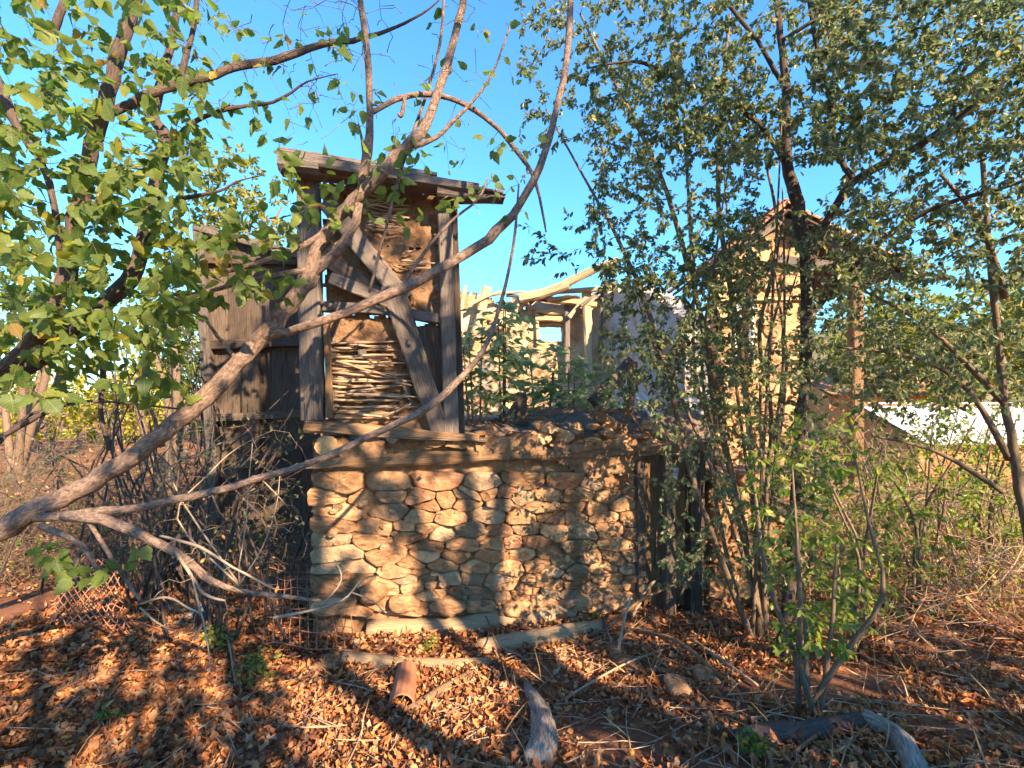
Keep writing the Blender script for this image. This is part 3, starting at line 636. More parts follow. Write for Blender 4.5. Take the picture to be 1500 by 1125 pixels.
# ------------------------------------------------------------------ adobe house on the right with tiled roof and porch post
YH = 7.2
hs_ = thing('adobe_house', 'sunlit adobe house with tiled roof and porch post behind the right trees', 'house', at(1060, 900, YH))
def hp(px, py): q = at(px, py, YH) - hs_.location; return (q.x, q.z)
gab = [hp(*q) for q in ((1052, 900), (1052, 395), (1092, 352), (1134, 322), (1180, 346), (1180, 900))]
wh = [hp(*q) for q in ((1076, 440), (1102, 440), (1102, 530), (1076, 530))]
us = [q[0] for q in gab]; zs = [q[1] for q in gab]
def insg(u, z): return in_poly(gab, u, z + .04 * nz(u * 5, z * 5)) and not in_poly(wh, u, z)
grid_slab(hs_, 'gable_wall', 'adobe', insg, min(us), max(us), min(zs), max(zs), .06, 0, .4, .03, 4, 50.0)
gs = []; y = 330
while y < 700:
    h = rr.uniform(12, 22); x = 1052
    while x < 1182: wd = rr.uniform(14, 34); gs.append((x + wd / 2, y + h / 2 + rr.uniform(-5, 5))); x += wd
    y += h
for i, c in enumerate(voronoi(gs, (1053, 330, 1180, 700), 1.3)):
    if len(c) < 3: continue
    pc = [hp(*q_) for q_ in c]; cu = sum(q_[0] for q_ in pc) / len(pc); cz_ = sum(q_[1] for q_ in pc) / len(pc)
    if not in_poly(gab, cu, cz_ + .05) or in_poly(wh, cu, cz_) or nz(cu * 1.5, cz_ * 1.5, 7) > .3: continue
    if any(in_poly(wh, *q_) for q_ in pc) or not all(in_poly(gab, q_[0] * .98, q_[1]) for q_ in pc): continue
    stone_mesh(pc, rr.uniform(.04, .08), .1, 3000 + i, 11, .95).build('stone', 'adobe', hs_, False)
def hslab(name, x0, y0, x1, y1, mat, dep, thick, sd):
    a = hp(x0, y1); b = hp(x1, y0); grid_slab(hs_, name, mat, lambda u, z: True, a[0], b[0], a[1], b[1], .08, dep, thick, .006, 4, sd)
hslab('window_frame', 1074, 438, 1079, 531, 'white_paint', -.04, .1, 51.0); hslab('window_frame', 1099, 438, 1104, 531, 'white_paint', -.04, .1, 52.0)
hslab('window_shutter', 1079, 440, 1088, 530, 'white_paint', .05, .03, 53.0)
sh = YH / F
def hw(name, a, b, wpx, mat, y0, y1, sd, dep=None):
    A = Vector((hp(*a)[0], y0, hp(*a)[1])); B = Vector((hp(*b)[0], y1, hp(*b)[1])); m = MB()
    m.timber(A, B, wpx * sh, dep or wpx * sh, (0, 1, 0), seg=10, jit=.12, seed=sd); return m.build(name, mat, hs_)
hw('porch_post', (1246, 700), (1246, 392), 15, 'brown_wood', -.1, -.1, 3.0)
hw('porch_beam', (1130, 384), (1300, 404), 12, 'grey_wood', -.12, -.12, 4.0)
hw('rafter', (1134, 330), (1300, 412), 9, 'grey_wood', -.2, -.2, 5.0); hw('rafter', (1134, 330), (1036, 400), 9, 'grey_wood', -.2, -.2, 6.0)
hw('string_course', (1052, 440), (1180, 438), 4, 'pale_wood', -.04, -.04, 7.0)
# curved tiles, shared mesh
tm = MB(); nseg = 6
for j in range(2):
    for i in range(nseg + 1):
        an = math.pi * i / nseg; r = .095 if j == 0 else .08
        tm.v.append(Vector((.34 * j, math.cos(an) * r, math.sin(an) * r * .75)))
for j in range(2):
    for i in range(nseg + 1):
        an = math.pi * i / nseg; r = (.095 if j == 0 else .08) - .014
        tm.v.append(Vector((.34 * j, math.cos(an) * r, math.sin(an) * r * .75)))
q = nseg + 1
for i in range(nseg):
    tm.face([i, i + 1, q + i + 1, q + i]); tm.face([2 * q + i, 3 * q + i, 3 * q + i + 1, 2 * q + i + 1]); tm.face([i, 2 * q + i, 2 * q + i + 1, i + 1])
    tm.face([q + i, q + i + 1, 3 * q + i + 1, 3 * q + i])
for a, b in ((0, q), (nseg, q + nseg)): tm.face([a, b, b + 2 * q, a + 2 * q])
first = tm.build('roof_tile', 'terracotta', hs_); TILE = first.data
pk = hp(1134, 318); ev = hp(1306, 404); ln = math.hypot(ev[0] - pk[0], ev[1] - pk[1]); ang = math.atan2(pk[1] - ev[1], ev[0] - pk[0])
tiles = []
nr = int(ln / .27)
for cidx in range(11):
    for r_ in range(nr):
        d = .3 + r_ * .27
        if rr.random() < .06: continue
        tiles.append((pk[0] + d * math.cos(ang) + .0, -.3 + cidx * .185 + rr.uniform(-.02, .02), pk[1] - d * math.sin(ang) + .03 + rr.uniform(0, .02), ang + rr.uniform(-.05, .05), rr.uniform(-.08, .08), 1))
evl = hp(1030, 400); lnl = math.hypot(evl[0] - pk[0], evl[1] - pk[1]); angl = math.atan2(pk[1] - evl[1], pk[0] - evl[0])
for cidx in range(11):
    for r_ in range(int(lnl / .27)):
        d = .3 + r_ * .27
        if rr.random() < .12: continue
        tiles.append((pk[0] - d * math.cos(angl), -.3 + cidx * .185 + rr.uniform(-.02, .02), pk[1] - d * math.sin(angl) + .03 + rr.uniform(0, .02), angl + rr.uniform(-.05, .05), rr.uniform(-.08, .08), -1))
for cidx in range(7): tiles.append((pk[0] - .02, -.35 + cidx * .3, pk[1] + .06, 0, 0, 0))
for i, (x, y, z, a, yaw, sgn) in enumerate(tiles):
    o = first if i == 0 else first.copy()
    if i: COL.objects.link(o); o.parent = hs_
    o.location = (x, y, z)
    if sgn == 1: o.rotation_euler = (0, math.pi + a, 0); o.matrix_basis = Matrix.Translation((x, y, z)) @ Matrix.Rotation(yaw, 4, 'Z') @ Matrix.Rotation(a, 4, 'Y') @ Matrix.Rotation(math.pi, 4, 'Z')
    elif sgn == -1: o.matrix_basis = Matrix.Translation((x, y, z)) @ Matrix.Rotation(yaw, 4, 'Z') @ Matrix.Rotation(-a, 4, 'Y')
    else: o.matrix_basis = Matrix.Translation((x, y, z)) @ Matrix.Rotation(math.pi / 2, 4, 'Z')
# roof boarding under the tiles
for i in range(6):
    m = MB(); y0 = -.2 + i * .36
    m.timber(Vector((pk[0], y0, pk[1] - .03)), Vector((ev[0], y0, ev[1] - .03)), .33, .03, (0, 0, 1), seg=4, jit=.05, seed=i + 1); m.build('roof_board', 'dark_wood', hs_)
    m = MB(); m.timber(Vector((pk[0], y0, pk[1] - .035)), Vector((evl[0], y0, evl[1] - .035)), .33, .03, (0, 0, 1), seg=4, jit=.05, seed=i + 9); m.build('roof_board', 'dark_wood', hs_)

# ------------------------------------------------------------------ low sheds far right
def shed(name, label, px0, px1, Y, ytop, yeave, ybase, dep, roofmat, wallmat):
    A = at(px0, ybase, Y); B = at(px1, ybase, Y); root = thing(name, label, 'shed', (A.x, A.y, 0)); Wd = B.x - A.x
    ze = at(px0, yeave, Y).z; zr = CZ + (HY - ytop) / F * (Y + dep)
    grid_slab(root, 'wall', wallmat, lambda u, z: True, 0, Wd, -.3, ze, .3, 0, .25, .02, 2, Y)
    n = int(Wd / .5)
    for i in range(n):
        m = MB(); x = Wd * (i + .5) / n
        m.timber(Vector((x, -.3, ze + .02)), Vector((x, dep, zr)), Wd / n * .97, .03, (0, 0, 1), seg=5, jit=.08, seed=i * 1.7); m.build('roof_sheet', roofmat, root)
    grid_slab(root, 'wall', wallmat, lambda u, z: True, 0, Wd, -.3, zr - .05, .3, dep - .3, .25, .02, 2, Y + 1)
    m = MB(); q = [(0, 0, -.3), (0, dep, -.3), (0, dep, zr - .04), (0, 0, ze)]; m.v = [Vector(a) for a in q] + [Vector(a) + Vector((.2, 0, 0)) for a in q]
    m.f = [[0, 3, 2, 1], [4, 5, 6, 7], [0, 4, 7, 3], [3, 7, 6, 2], [2, 6, 5, 1], [1, 5, 4, 0]]; m.uv = [[(0, 0)] * 4] * 6; m.build('side_wall', wallmat, root)
    return root
shed('low_shed', 'low orange shed with a glaring pale tin roof at the right edge', 1345, 1640, 13, 590, 650, 690, 2.4, 'tin', 'orange_wall')
shed('low_shed', 'red brown roofed shed behind the porch post at right', 1215, 1440, 24, 540, 580, 620, 4.0, 'terracotta', 'orange_wall')

# ------------------------------------------------------------------ trees: drawn limbs, then twigs grown towards leaf clusters
def cl(n, box, Y, rng=NP):
    """n random cluster centres: photo box (x0,y0,x1,y1) through the depth range Y"""
    x = rng.uniform(box[0], box[2], n); y = rng.uniform(box[1], box[3], n); d = rng.uniform(Y[0], Y[1], n)
    return np.stack([(x - HX) / F * d, d, CZ + (HY - y) / F * d], axis=1)
def ell(n, c, r, rng=NP, p=.45):
    return np.array(c) + rdir(n, rng) * (rng.random((n, 1)) ** p) * np.array(r)
def gapped(pts, frq, thr, seed):
    """open gaps in a crown: drop clusters where a 3-D noise is low"""
    keep = [i for i, q in enumerate(pts) if noise.noise(Vector((q[0] * frq + seed, q[1] * frq, q[2] * frq))) > thr]
    return pts[keep]
class Tree:
    def __init__(s, name, label, cat, base, group=None):
        s.root = thing(name, label, cat, base, 0, group); s.b = Vector(base)
        s.P = np.zeros((60000, 3)); s.R = np.zeros(60000); s.n = 0
        s.thin = .86; s.trunk = MB(); s.tw = MB(); s.lp = []; s.ld = []; s.ls = []
    def node(s, p, r):
        s.P[s.n] = p; s.R[s.n] = r; s.n += 1
    def limb(s, pts, sides=9, sub=4, jit=.2, grow=True, mb=None, pixels=True):
        """pts: (px, py, depth, width in px) or, pixels=False, (x,y,z,radius)"""
        q = [(at(a, b, Y), w_ / 2 * s.thin * Y / F) for a, b, Y, w_ in pts] if pixels else [(Vector((a, b, c)), r) for a, b, c, r in pts]
        sp = smooth_path(q, sub); sd = RNG.uniform(0, 99)
        P_ = []
        for i, (p, r) in enumerate(sp):
            k = .42 * r if 0 < i < len(sp) - 1 else 0
            P_.append(p + Vector((nz(i * .6, sd), nz(i * .6, sd, 5), nz(i * .6, sd, 9))) * k)
        (mb or s.trunk).tube([p - s.b for p in P_], [r for p, r in sp], sides, True, jit, sd, sd)
        if grow:
            for (p, (_, r)) in zip(P_, sp): s.node(p, r)
    def grow(s, targets, leaves=(6, 11), size=(.04, .06), rng=None, sag=.06, rmax=.008, curl=.22, maxL=1.6, tail=.65, hang=.5, rmin=.0011):
        rng = rng or random.Random(len(targets)); T = np.asarray(targets)
        if not len(T): return
        d0 = np.array([((s.P[:s.n] - c) ** 2).sum(1).min() for c in T]); 
        for ci in np.argsort(d0):
            c = T[ci]; D = ((s.P[:s.n] - c) ** 2).sum(1); i = int(D.argmin()); L = math.sqrt(D[i])
            if L > maxL or L < .02: continue
            p0 = Vector(s.P[i]); p1 = Vector(c); r0 = min(s.R[i] * .7, .0018 + rmax * min(1, L)); n = max(3, min(8, int(L / .1) + 2))
            side_ = Vector((rng.uniform(-1, 1), rng.uniform(-1, 1), rng.uniform(-.3, 1))) * (L * curl); mid = (p0 + p1) / 2 + side_
            pts = []
            for k in range(n):
                t = k / (n - 1); q = p0 * (1 - t) ** 2 + mid * (2 * t * (1 - t)) + p1 * t * t
                q.z -= sag * L * math.sin(t * 3.14) * 0 + sag * L * t * t
                if 0 < k < n - 1: q += Vector((rng.uniform(-1, 1), rng.uniform(-1, 1), rng.uniform(-1, 1))) * .018 * min(1, L * 2)
                pts.append(q)
            rad = [r0 + (rmin - r0) * (k / (n - 1)) for k in range(n)]
            s.tw.tube([q - s.b for q in pts], rad, 4, False)
            for k in range(1, n): s.node(pts[k], rad[k])
            for _ in range(rng.randint(*leaves) if leaves[1] else 0):
                t = 1 - tail * rng.random() ** 1.3 * min(1.0, .5 / max(L, .1)); f = t * (n - 1); k = min(n - 2, int(f)); q = pts[k].lerp(pts[k + 1], f - k)
                tg = (pts[k + 1] - pts[k]).normalized(); dd = tg * .7 + Vector((rng.gauss(0, 1), rng.gauss(0, 1), rng.gauss(0, 1))) * .65 + Vector((0, 0, -hang))
                sz = rng.uniform(*size); s.lp.append(q + dd.normalized() * sz * .15); s.ld.append(dd); s.ls.append(sz)
    def finish(s, bark, leafmat, tmpl=SMALL_LEAF, crown='crown', single=0, flat=.7, twigmat='twig', variants=None):
        tk = s.trunk.build('trunk', bark, s.root, True) if s.trunk.v else None
        if s.tw.v: s.tw.build('twigs', twigmat, tk or s.root, True, kind='stuff')
        if not s.lp: return s
        N = len(s.lp); P_ = np.array([tuple(p) for p in s.lp]); D = np.array([tuple(p) for p in s.ld]); S = np.array(s.ls)
        nn = rdir(N) * flat + np.array([0, -.15, .6])
        if single:
            f = S / np.maximum(P_[:, 1], .3); px = HX + F * P_[:, 0] / np.maximum(P_[:, 1], .1); py = HY - F * (P_[:, 2] - CZ) / np.maximum(P_[:, 1], .1)
            ok = (P_[:, 1] > .5) & (px > -10) & (px < 1510) & (py > -10) & (py < 1135); order = np.argsort(-f * ok); pick = order[:single]; rest = order[single:]
            B = basis(D[pick], nn[pick])
            for j, i in enumerate(pick):
                o = bpy.data.objects.new('leaf', variants[j % len(variants)]); COL.objects.link(o); o.parent = s.root
                mt = Matrix([[*(B[j][r] * S[i]), P_[i][r] - s.b[r]] for r in range(3)] + [[0, 0, 0, 1]]); o.matrix_basis = mt
            P_, D, S, nn = P_[rest], D[rest], S[rest], nn[rest]
        if len(P_): scatter(crown, tmpl, P_ - np.array(s.b), D, nn, S, leafmat, s.root, kind='stuff')
        return s

def big_leaf_template(seed, n=11, wide=.46, ser=.035, fold=.1, curl=.12):
    """rounded, toothed, short-tipped leaf from stalk (0,0) to tip (1,0)"""
    r = random.Random(seed); v = []; f = []
    top = []
    for k in range(n + 1):
        t = k / n; wv = wide * (math.sin(math.pi * min(1, t ** .62)) ** .75) * (1 - .25 * t) + (ser if k % 2 and 0 < k < n else 0)
        if k in (0, n): wv = 0
        top.append((t, wv))
    cz = lambda t, y: fold * abs(y) * 1.2 - curl * (t - .4) ** 2 + .04 * math.sin(t * 7 + seed) * abs(y) * 3
    mid = []
    for t, _ in top: mid.append(len(v)); v.append((t, 0, cz(t, 0)))
    lft = []; rgt = []
    for t, y_ in top: lft.append(len(v)); v.append((t + .03 * r.uniform(-1, 1), y_ * r.uniform(.78, 1.08), cz(t, y_)))
    for t, y_ in top: rgt.append(len(v)); v.append((t + .03 * r.uniform(-1, 1), -y_ * r.uniform(.7, 1.05), cz(t, y_)))
    for k in range(n):
        if k == 0: f += [(mid[0], mid[1], lft[1]), (mid[0], rgt[1], mid[1])]
        elif k == n - 1: f += [(mid[k], mid[k + 1], lft[k]), (mid[k], rgt[k], mid[k + 1])]
        else: f += [(mid[k], mid[k + 1], lft[k + 1], lft[k]), (mid[k], rgt[k], rgt[k + 1], mid[k + 1])]
    b = len(v); v += [(-.22, .008, .04), (-.22, -.008, .04), (.02, .01, 0), (.02, -.01, 0)]; f.append((b, b + 2, b + 3, b + 1)[::-1])
    return v, f
def vein(mname, src):
    m = M[src].copy(); M[mname] = m; m.name = mname; t = m.node_tree; L = t.links
    mul = [n for n in t.nodes if n.type == 'MIX'][0]; tc = [n for n in t.nodes if n.type == 'TEX_COORD'][0]
    sx = t.nodes.new('ShaderNodeSeparateXYZ'); L.new(tc.outputs['Object'], sx.inputs[0])
    def mth(op, a, b=None):
        n = t.nodes.new('ShaderNodeMath'); n.operation = op
        for i_, v_ in ((0, a), (1, b)):
            if v_ is None: continue
            if isinstance(v_, (int, float)): n.inputs[i_].default_value = v_
            else: L.new(v_, n.inputs[i_])
        return n.outputs[0]
    ay = mth('ABSOLUTE', sx.outputs[1]); f = mth('FRACT', mth('MULTIPLY', mth('SUBTRACT', sx.outputs[0], mth('MULTIPLY', ay, .8)), 7.0)); side = mth('LESS_THAN', f, .14); mid_ = mth('LESS_THAN', ay, .018)
    fac = mth('MULTIPLY', mth('MAXIMUM', side, mid_), .28); old = mul.outputs[2]; tg = [l.to_socket for l in old.links]
    new = mixc(t, old, (.34, .38, .16), fac)
    for q in tg: L.new(new, q)
vein('veined_leaf', 'hazel_leaf')
HAZ = [big_leaf_template(i, 9 + i % 3, .34 + .055 * (i % 3), .03, .05 + .22 * ((i * 3) % 5) / 4, .1 + .16 * (i % 4)) for i in range(10)]
HAZ_M = []
for i, (v, f) in enumerate(HAZ):
    me = bpy.data.meshes.new('hazel_leaf'); me.from_pydata(v, [], f); me.polygons.foreach_set('use_smooth', np.ones(len(f), dtype=bool)); me.materials.append(M['veined_leaf']); HAZ_M.append(me)

# --- foreground hazel: the leaning trunk and its arching limbs
T = Tree('hazel_tree', 'leaning brown hazel with long arching limbs crossing in front of the ruin', 'tree', at(-330, 900, 2.3))
T.limb([(-330, 1000, 2.2, 50), (-180, 880, 2.3, 42), (-60, 808, 2.4, 38), (0, 778, 2.45, 35), (60, 742, 2.47, 34), (120, 715, 2.5, 30), (190, 672, 2.55, 31), (250, 625, 2.6, 28), (300, 583, 2.65, 30), (350, 530, 2.7, 26), (395, 482, 2.74, 28), (430, 440, 2.78, 25), (455, 405, 2.8, 26), (464, 365, 2.82, 20), (500, 312, 2.85, 20), (545, 268, 2.86, 21),
        (585, 225, 2.88, 20), (622, 185, 2.9, 16), (650, 110, 2.95, 14), (672, 30, 3, 13), (690, -70, 3, 11)], 12, 5)
T.limb([(385, 492, 2.72, 20), (420, 486, 2.73, 15), (480, 468, 2.77, 15), (560, 435, 2.85, 16), (620, 408, 2.9, 17), (700, 360, 3, 17), (750, 315, 3.05, 15), (790, 245, 3.1, 12), (815, 160, 3.15, 11), (832, 70, 3.2, 11), (838, -80, 3.2, 10)], 10)
T.limb([(40, 758, 2.47, 16), (130, 752, 2.4, 14), (230, 738, 2.4, 13), (340, 712, 2.45, 13), (450, 680, 2.55, 12), (540, 640, 2.6, 12), (620, 600, 2.7, 13), (680, 550, 2.8, 11), (715, 500, 2.9, 8), (737, 430, 2.95, 6), (752, 360, 3.0, 5), (760, 270, 3, 3)], 9)
T.limb([(95, 755, 2.42, 18), (150, 762, 2.35, 18), (210, 785, 2.3, 16), (262, 812, 2.3, 14), (310, 850, 2.35, 12), (345, 864, 2.4, 9), (400, 872, 2.5, 8), (470, 880, 2.6, 5)], 9)
T.limb([(530, 268, 2.86, 15), (538, 225, 2.85, 16), (542, 165, 2.85, 12), (538, 80, 2.85, 11), (528, 0, 2.85, 11), (522, -70, 2.85, 10)], 9)
T.limb([(543, 166, 2.85, 8), (580, 146, 2.9, 9), (620, 138, 2.95, 9), (670, 148, 3, 8), (720, 180, 3.05, 8), (760, 225, 3.1, 8), (785, 268, 3.1, 6), (800, 340, 3.1, 3)], 8)
T.limb([(455, 402, 2.8, 20), (490, 372, 2.79, 17), (518, 332, 2.78, 15), (526, 298, 2.78, 12)], 9)
T.limb([(575, 218, 2.88, 12), (630, 207, 2.9, 8), (662, 180, 2.9, 7), (700, 140, 2.9, 5), (725, 100, 2.9, 4), (750, 30, 2.9, 3)], 7)
T.limb([(541, 428, 2.95, 5), (565, 335, 2.97, 5), (590, 240, 3, 6), (622, 145, 3, 5), (645, 60, 3, 5), (652, -40, 3, 4)], 6)
T.limb([(586, 424, 2.88, 7), (620, 372, 2.9, 6), (660, 325, 2.9, 5), (700, 292, 2.9, 4), (714, 262, 2.9, 3)], 6)
T.limb([(585, 170, 2.9, 9), (590, 165, 2.9, 8), (593, 140, 2.9, 6)], 6); T.limb([(534, 235, 2.85, 6), (530, 205, 2.85, 5), (525, 182, 2.85, 4)], 6)
T.limb([(420, 455, 2.77, 14), (445, 405, 2.82, 13), (475, 372, 2.85, 11), (505, 352, 2.9, 8)], 7)
T.limb([(238, 655, 2.6, 9), (222, 600, 2.58, 6), (300, 470, 2.6, 4)][:2], 6); T.limb([(352, 532, 2.7, 8), (325, 500, 2.68, 7), (302, 470, 2.66, 5)], 6)
T.limb([(455, 395, 2.8, 9), (420, 400, 2.75, 9), (360, 412, 2.7, 8), (300, 428, 2.65, 7), (240, 432, 2.6, 6)], 7)
T.limb([(500, 318, 2.85, 10), (460, 350, 2.8, 10), (410, 375, 2.75, 9), (340, 395, 2.68, 8), (270, 400, 2.6, 6)], 7)
for a in ([(60, 770, 2.4, 12), (120, 800, 2.3, 9), (150, 850, 2.25, 6)], [(130, 765, 2.38, 8), (185, 850, 2.25, 6), (205, 880, 2.2, 4)]): T.limb(a, 6)
T.grow(cl(45, (560, 190, 770, 320), (2.8, 3.1)), (1, 2), (.055, .085), sag=.1, rmax=.004, maxL=1.2)
T.grow(cl(45, (420, 210, 600, 330), (2.7, 2.95)), (1, 3), (.06, .1), sag=.1, rmax=.004)
T.grow(cl(60, (220, 330, 440, 440), (2.3, 2.75)), (2, 4), (.06, .1), sag=.1, rmax=.004, maxL=1.2)
T.grow(cl(45, (560, 0, 790, 260), (2.8, 3.2)), (0, 2), (.05, .08), sag=.1, rmax=.004)
T.grow(cl(14, (0, 800, 215, 845), (2.1, 2.3)), (2, 4), (.06, .085), sag=.1, rmax=.004)
T.grow(cl(90, (420, -20, 700, 200), (2.7, 3.1)), (0, 0), sag=.2, rmax=.005, curl=.2, rmin=.0024)
T.finish('bark', 'hazel_leaf', HAZ[0], 'crown', 150, .9, variants=HAZ_M)
W0 = lambda pts, k: [(a, b, c, w_ * k) for a, b, c, w_ in pts]
# bleached dead twigs hanging off the low limb
D_ = Tree('dead_branch', 'bleached forked dead twigs hanging under the low hazel limb', 'branch', at(250, 830, 2.25))
D_.limb([(255, 805, 2.28, 6), (275, 835, 2.22, 6), (300, 870, 2.2, 5), (330, 880, 2.2, 3)], 6); D_.limb([(235, 785, 2.28, 5), (290, 800, 2.22, 5), (340, 830, 2.2, 4), (400, 862, 2.25, 4)], 6)
D_.limb([(280, 840, 2.2, 4), (290, 880, 2.18, 4), (300, 920, 2.15, 3), (310, 985, 2.1, 2)], 5); D_.limb([(205, 885, 2.15, 4), (245, 875, 2.15, 4), (275, 890, 2.16, 4), (293, 898, 2.165, 3)], 5)
D_.limb([(205, 890, 2.15, 4), (230, 912, 2.13, 3), (262, 928, 2.13, 2)], 5)
D_.grow(cl(40, (215, 800, 350, 930), (2.12, 2.3)), (0, 0), rmax=.004, sag=.1); D_.finish('dead_twig', 'dead_leaf', twigmat='dead_twig')
D_ = Tree('dead_branch', 'tangle of pale dead twigs left of the stone corner', 'branch', at(370, 820, 3.6))
for a in ([(350, 830, 3.3, 5), (360, 770, 3.4, 4), (365, 700, 3.5, 3), (370, 650, 3.5, 2)], [(355, 850, 3.2, 5), (385, 800, 3.3, 4), (405, 740, 3.4, 4), (410, 690, 3.4, 2)], [(260, 760, 3.4, 5), (310, 690, 3.5, 4), (350, 655, 3.6, 4), (400, 630, 3.6, 2)],
          [(250, 700, 3.6, 5), (300, 660, 3.6, 4), (350, 640, 3.7, 3)], [(340, 665, 3.6, 4), (380, 700, 3.5, 4), (420, 740, 3.4, 3)]): D_.limb(W0([(352, 858, 3.3, 6)] + a if a[0][1] > 720 or a[0][0] < 300 else [(365, 700, 3.5, 4)] + a[1:], .55), 5)
D_.grow(cl(90, (220, 620, 450, 860), (3.1, 3.8)), (0, 0), rmax=.005, sag=.15, curl=.35); D_.finish('dead_twig', 'dead_leaf', twigmat='dead_twig')

D_ = Tree('dead_branch', 'pale crooked twig curling up before the stone corner', 'branch', at(440, 900, 2.9))
D_.limb([(400, 905, 2.75, 6), (440, 898, 2.9, 5), (500, 880, 3.0, 4), (530, 850, 3.1, 3), (555, 842, 3.1, 2)], 6); D_.limb([(470, 889, 2.95, 4), (500, 850, 3.0, 3), (490, 820, 3.0, 2)], 5); D_.limb([(515, 868, 3.05, 3), (545, 880, 3.05, 2), (570, 905, 3.0, 2)], 5); D_.finish('dead_twig', 'dead_leaf', twigmat='dead_twig')

# --- second hazel, upper left
T = Tree('hazel_tree', 'dense green hazel with dark stems filling the upper left', 'tree', at(-260, 760, 2.6))
T.limb([(-260, 800, 2.5, 44), (-120, 650, 2.55, 38), (-30, 570, 2.6, 34), (57, 525, 2.7, 30), (133, 463, 2.8, 28), (187, 410, 2.85, 25), (215, 340, 2.9, 23), (230, 260, 2.92, 20), (241, 200, 2.95, 20), (225, 165, 2.95, 16), (245, 90, 3.0, 12), (262, 0, 3.0, 9)], 10)
T.limb([(-30, 575, 2.55, 26), (40, 510, 2.5, 26), (82, 450, 2.5, 26), (100, 385, 2.5, 27), (112, 320, 2.5, 25), (125, 255, 2.5, 23), (140, 200, 2.5, 22), (155, 150, 2.5, 22), (168, 100, 2.5, 21), (190, 30, 2.5, 19), (215, -70, 2.5, 17)], 10)
T.limb([(150, 168, 2.5, 16), (175, 160, 2.52, 15), (215, 140, 2.55, 14), (262, 122, 2.6, 15), (305, 113, 2.65, 13), (340, 99, 2.7, 13), (400, 88, 2.8, 13), (470, 66, 2.9, 11), (530, 56, 3.0, 8), (580, 40, 3, 5), (630, 12, 3, 3), (660, -20, 3, 1.5)], 9)
T.limb([(-40, 60, 2.3, 14), (0, 130, 2.3, 14), (30, 195, 2.3, 12), (62, 240, 2.35, 11), (78, 300, 2.35, 10), (88, 380, 2.4, 9)], 8)
T.limb([(264, 120, 2.6, 10), (272, 80, 2.6, 9), (284, 40, 2.6, 8), (290, -30, 2.6, 7)], 8); T.limb([(60, 60, 2.6, 13), (80, 40, 2.6, 13), (95, 0, 2.6, 12), (105, -50, 2.6, 11)], 8)
T.limb([(232, 250, 2.9, 9), (270, 190, 2.85, 8), (330, 160, 2.85, 7), (400, 150, 2.9, 5), (450, 120, 2.9, 3), (495, 108, 2.9, 1.2)], 7); T.limb([(205, 370, 2.85, 10), (250, 300, 2.8, 8), (320, 280, 2.8, 5), (350, 265, 2.8, 3), (390, 256, 2.8, 1)], 7)
T.limb([(-40, 660, 2.4, 8), (30, 625, 2.4, 8), (75, 600, 2.4, 7), (130, 588, 2.45, 5), (200, 592, 2.5, 4), (270, 600, 2.6, 3)], 6); T.limb([(0, 650, 2.4, 4), (25, 620, 2.4, 6), (60, 600, 2.4, 6)], 6)
T.limb([(160, 660, 2.9, 8), (148, 600, 2.9, 8), (150, 540, 2.9, 9), (135, 480, 2.85, 9)], 7)
rg = random.Random(5)
T.grow(cl(310, (-60, -40, 300, 250), (2.05, 2.95)), (2, 4), (.04, .095), rg, .1, .005, maxL=1.3)
T.grow(cl(270, (-60, 240, 290, 470), (2.0, 2.85)), (2, 4), (.045, .1), rg, .1, .005, maxL=1.3)
T.grow(cl(120, (-40, 440, 270, 585), (2.0, 2.8)), (2, 4), (.05, .1), rg, .1, .005, maxL=1.3)
T.grow(cl(60, (280, 10, 560, 190), (2.55, 3.0)), (1, 3), (.05, .085), rg, .15, .004, maxL=1.3)
T.grow(cl(36, (240, 180, 440, 380), (2.5, 2.9)), (2, 4), (.06, .095), rg, .1, .004, maxL=1.3)
T.grow(cl(110, (250, -20, 540, 190), (2.5, 3.0)), (0, 0), size=(.05, .08), rng=rg, sag=.22, rmax=.005, curl=.2, rmin=.0024)
T.finish('dark_bark', 'hazel_leaf', HAZ[1], 'crown', 300, .9, variants=HAZ_M)

# --- right: wild pear with the thick dark trunk
T = Tree('wild_pear_tree', 'thick dark trunked tree with fine dense leaves filling the upper right', 'tree', ground_hit(1142, 965))
Y0 = T.b.y
T.limb([(1142, 985, Y0, 20), (1146, 930, Y0, 20), (1160, 850, Y0, 20), (1166, 760, Y0, 21), (1170, 650, Y0 + .02, 19), (1178, 560, Y0 + .04, 19), (1182, 470, Y0 + .05, 20), (1181, 390, Y0 + .05, 22), (1168, 300, Y0 + .08, 21), (1152, 235, Y0 + .1, 17), (1150, 120, Y0 + .1, 13), (1140, 30, Y0 + .1, 10), (1128, -80, Y0 + .1, 8)], 10)
T.limb([(1180, 400, Y0 + .05, 14), (1212, 325, Y0, 13), (1250, 266, Y0 - .1, 14), (1320, 228, Y0 - .2, 13), (1400, 176, Y0 - .4, 11), (1480, 110, Y0 - .6, 9), (1580, 20, Y0 - .8, 6)], 8)
T.limb([(1252, 268, Y0 - .1, 10), (1225, 215, Y0, 9), (1215, 140, Y0, 8), (1195, 60, Y0, 7), (1180, -30, Y0, 5)], 8)
T.limb([(1182, 470, Y0 + .05, 12), (1230, 410, Y0 - .1, 10), (1300, 345, Y0 - .3, 10), (1380, 300, Y0 - .5, 8), (1470, 275, Y0 - .7, 6), (1560, 240, Y0 - .9, 5)], 8)
T.limb([(1155, 245, Y0 + .1, 10), (1110, 180, Y0, 9), (1050, 145, Y0 - .1, 8), (980, 110, Y0 - .2, 7), (930, 90, Y0 - .2, 5), (860, 100, Y0 - .2, 3)], 8)
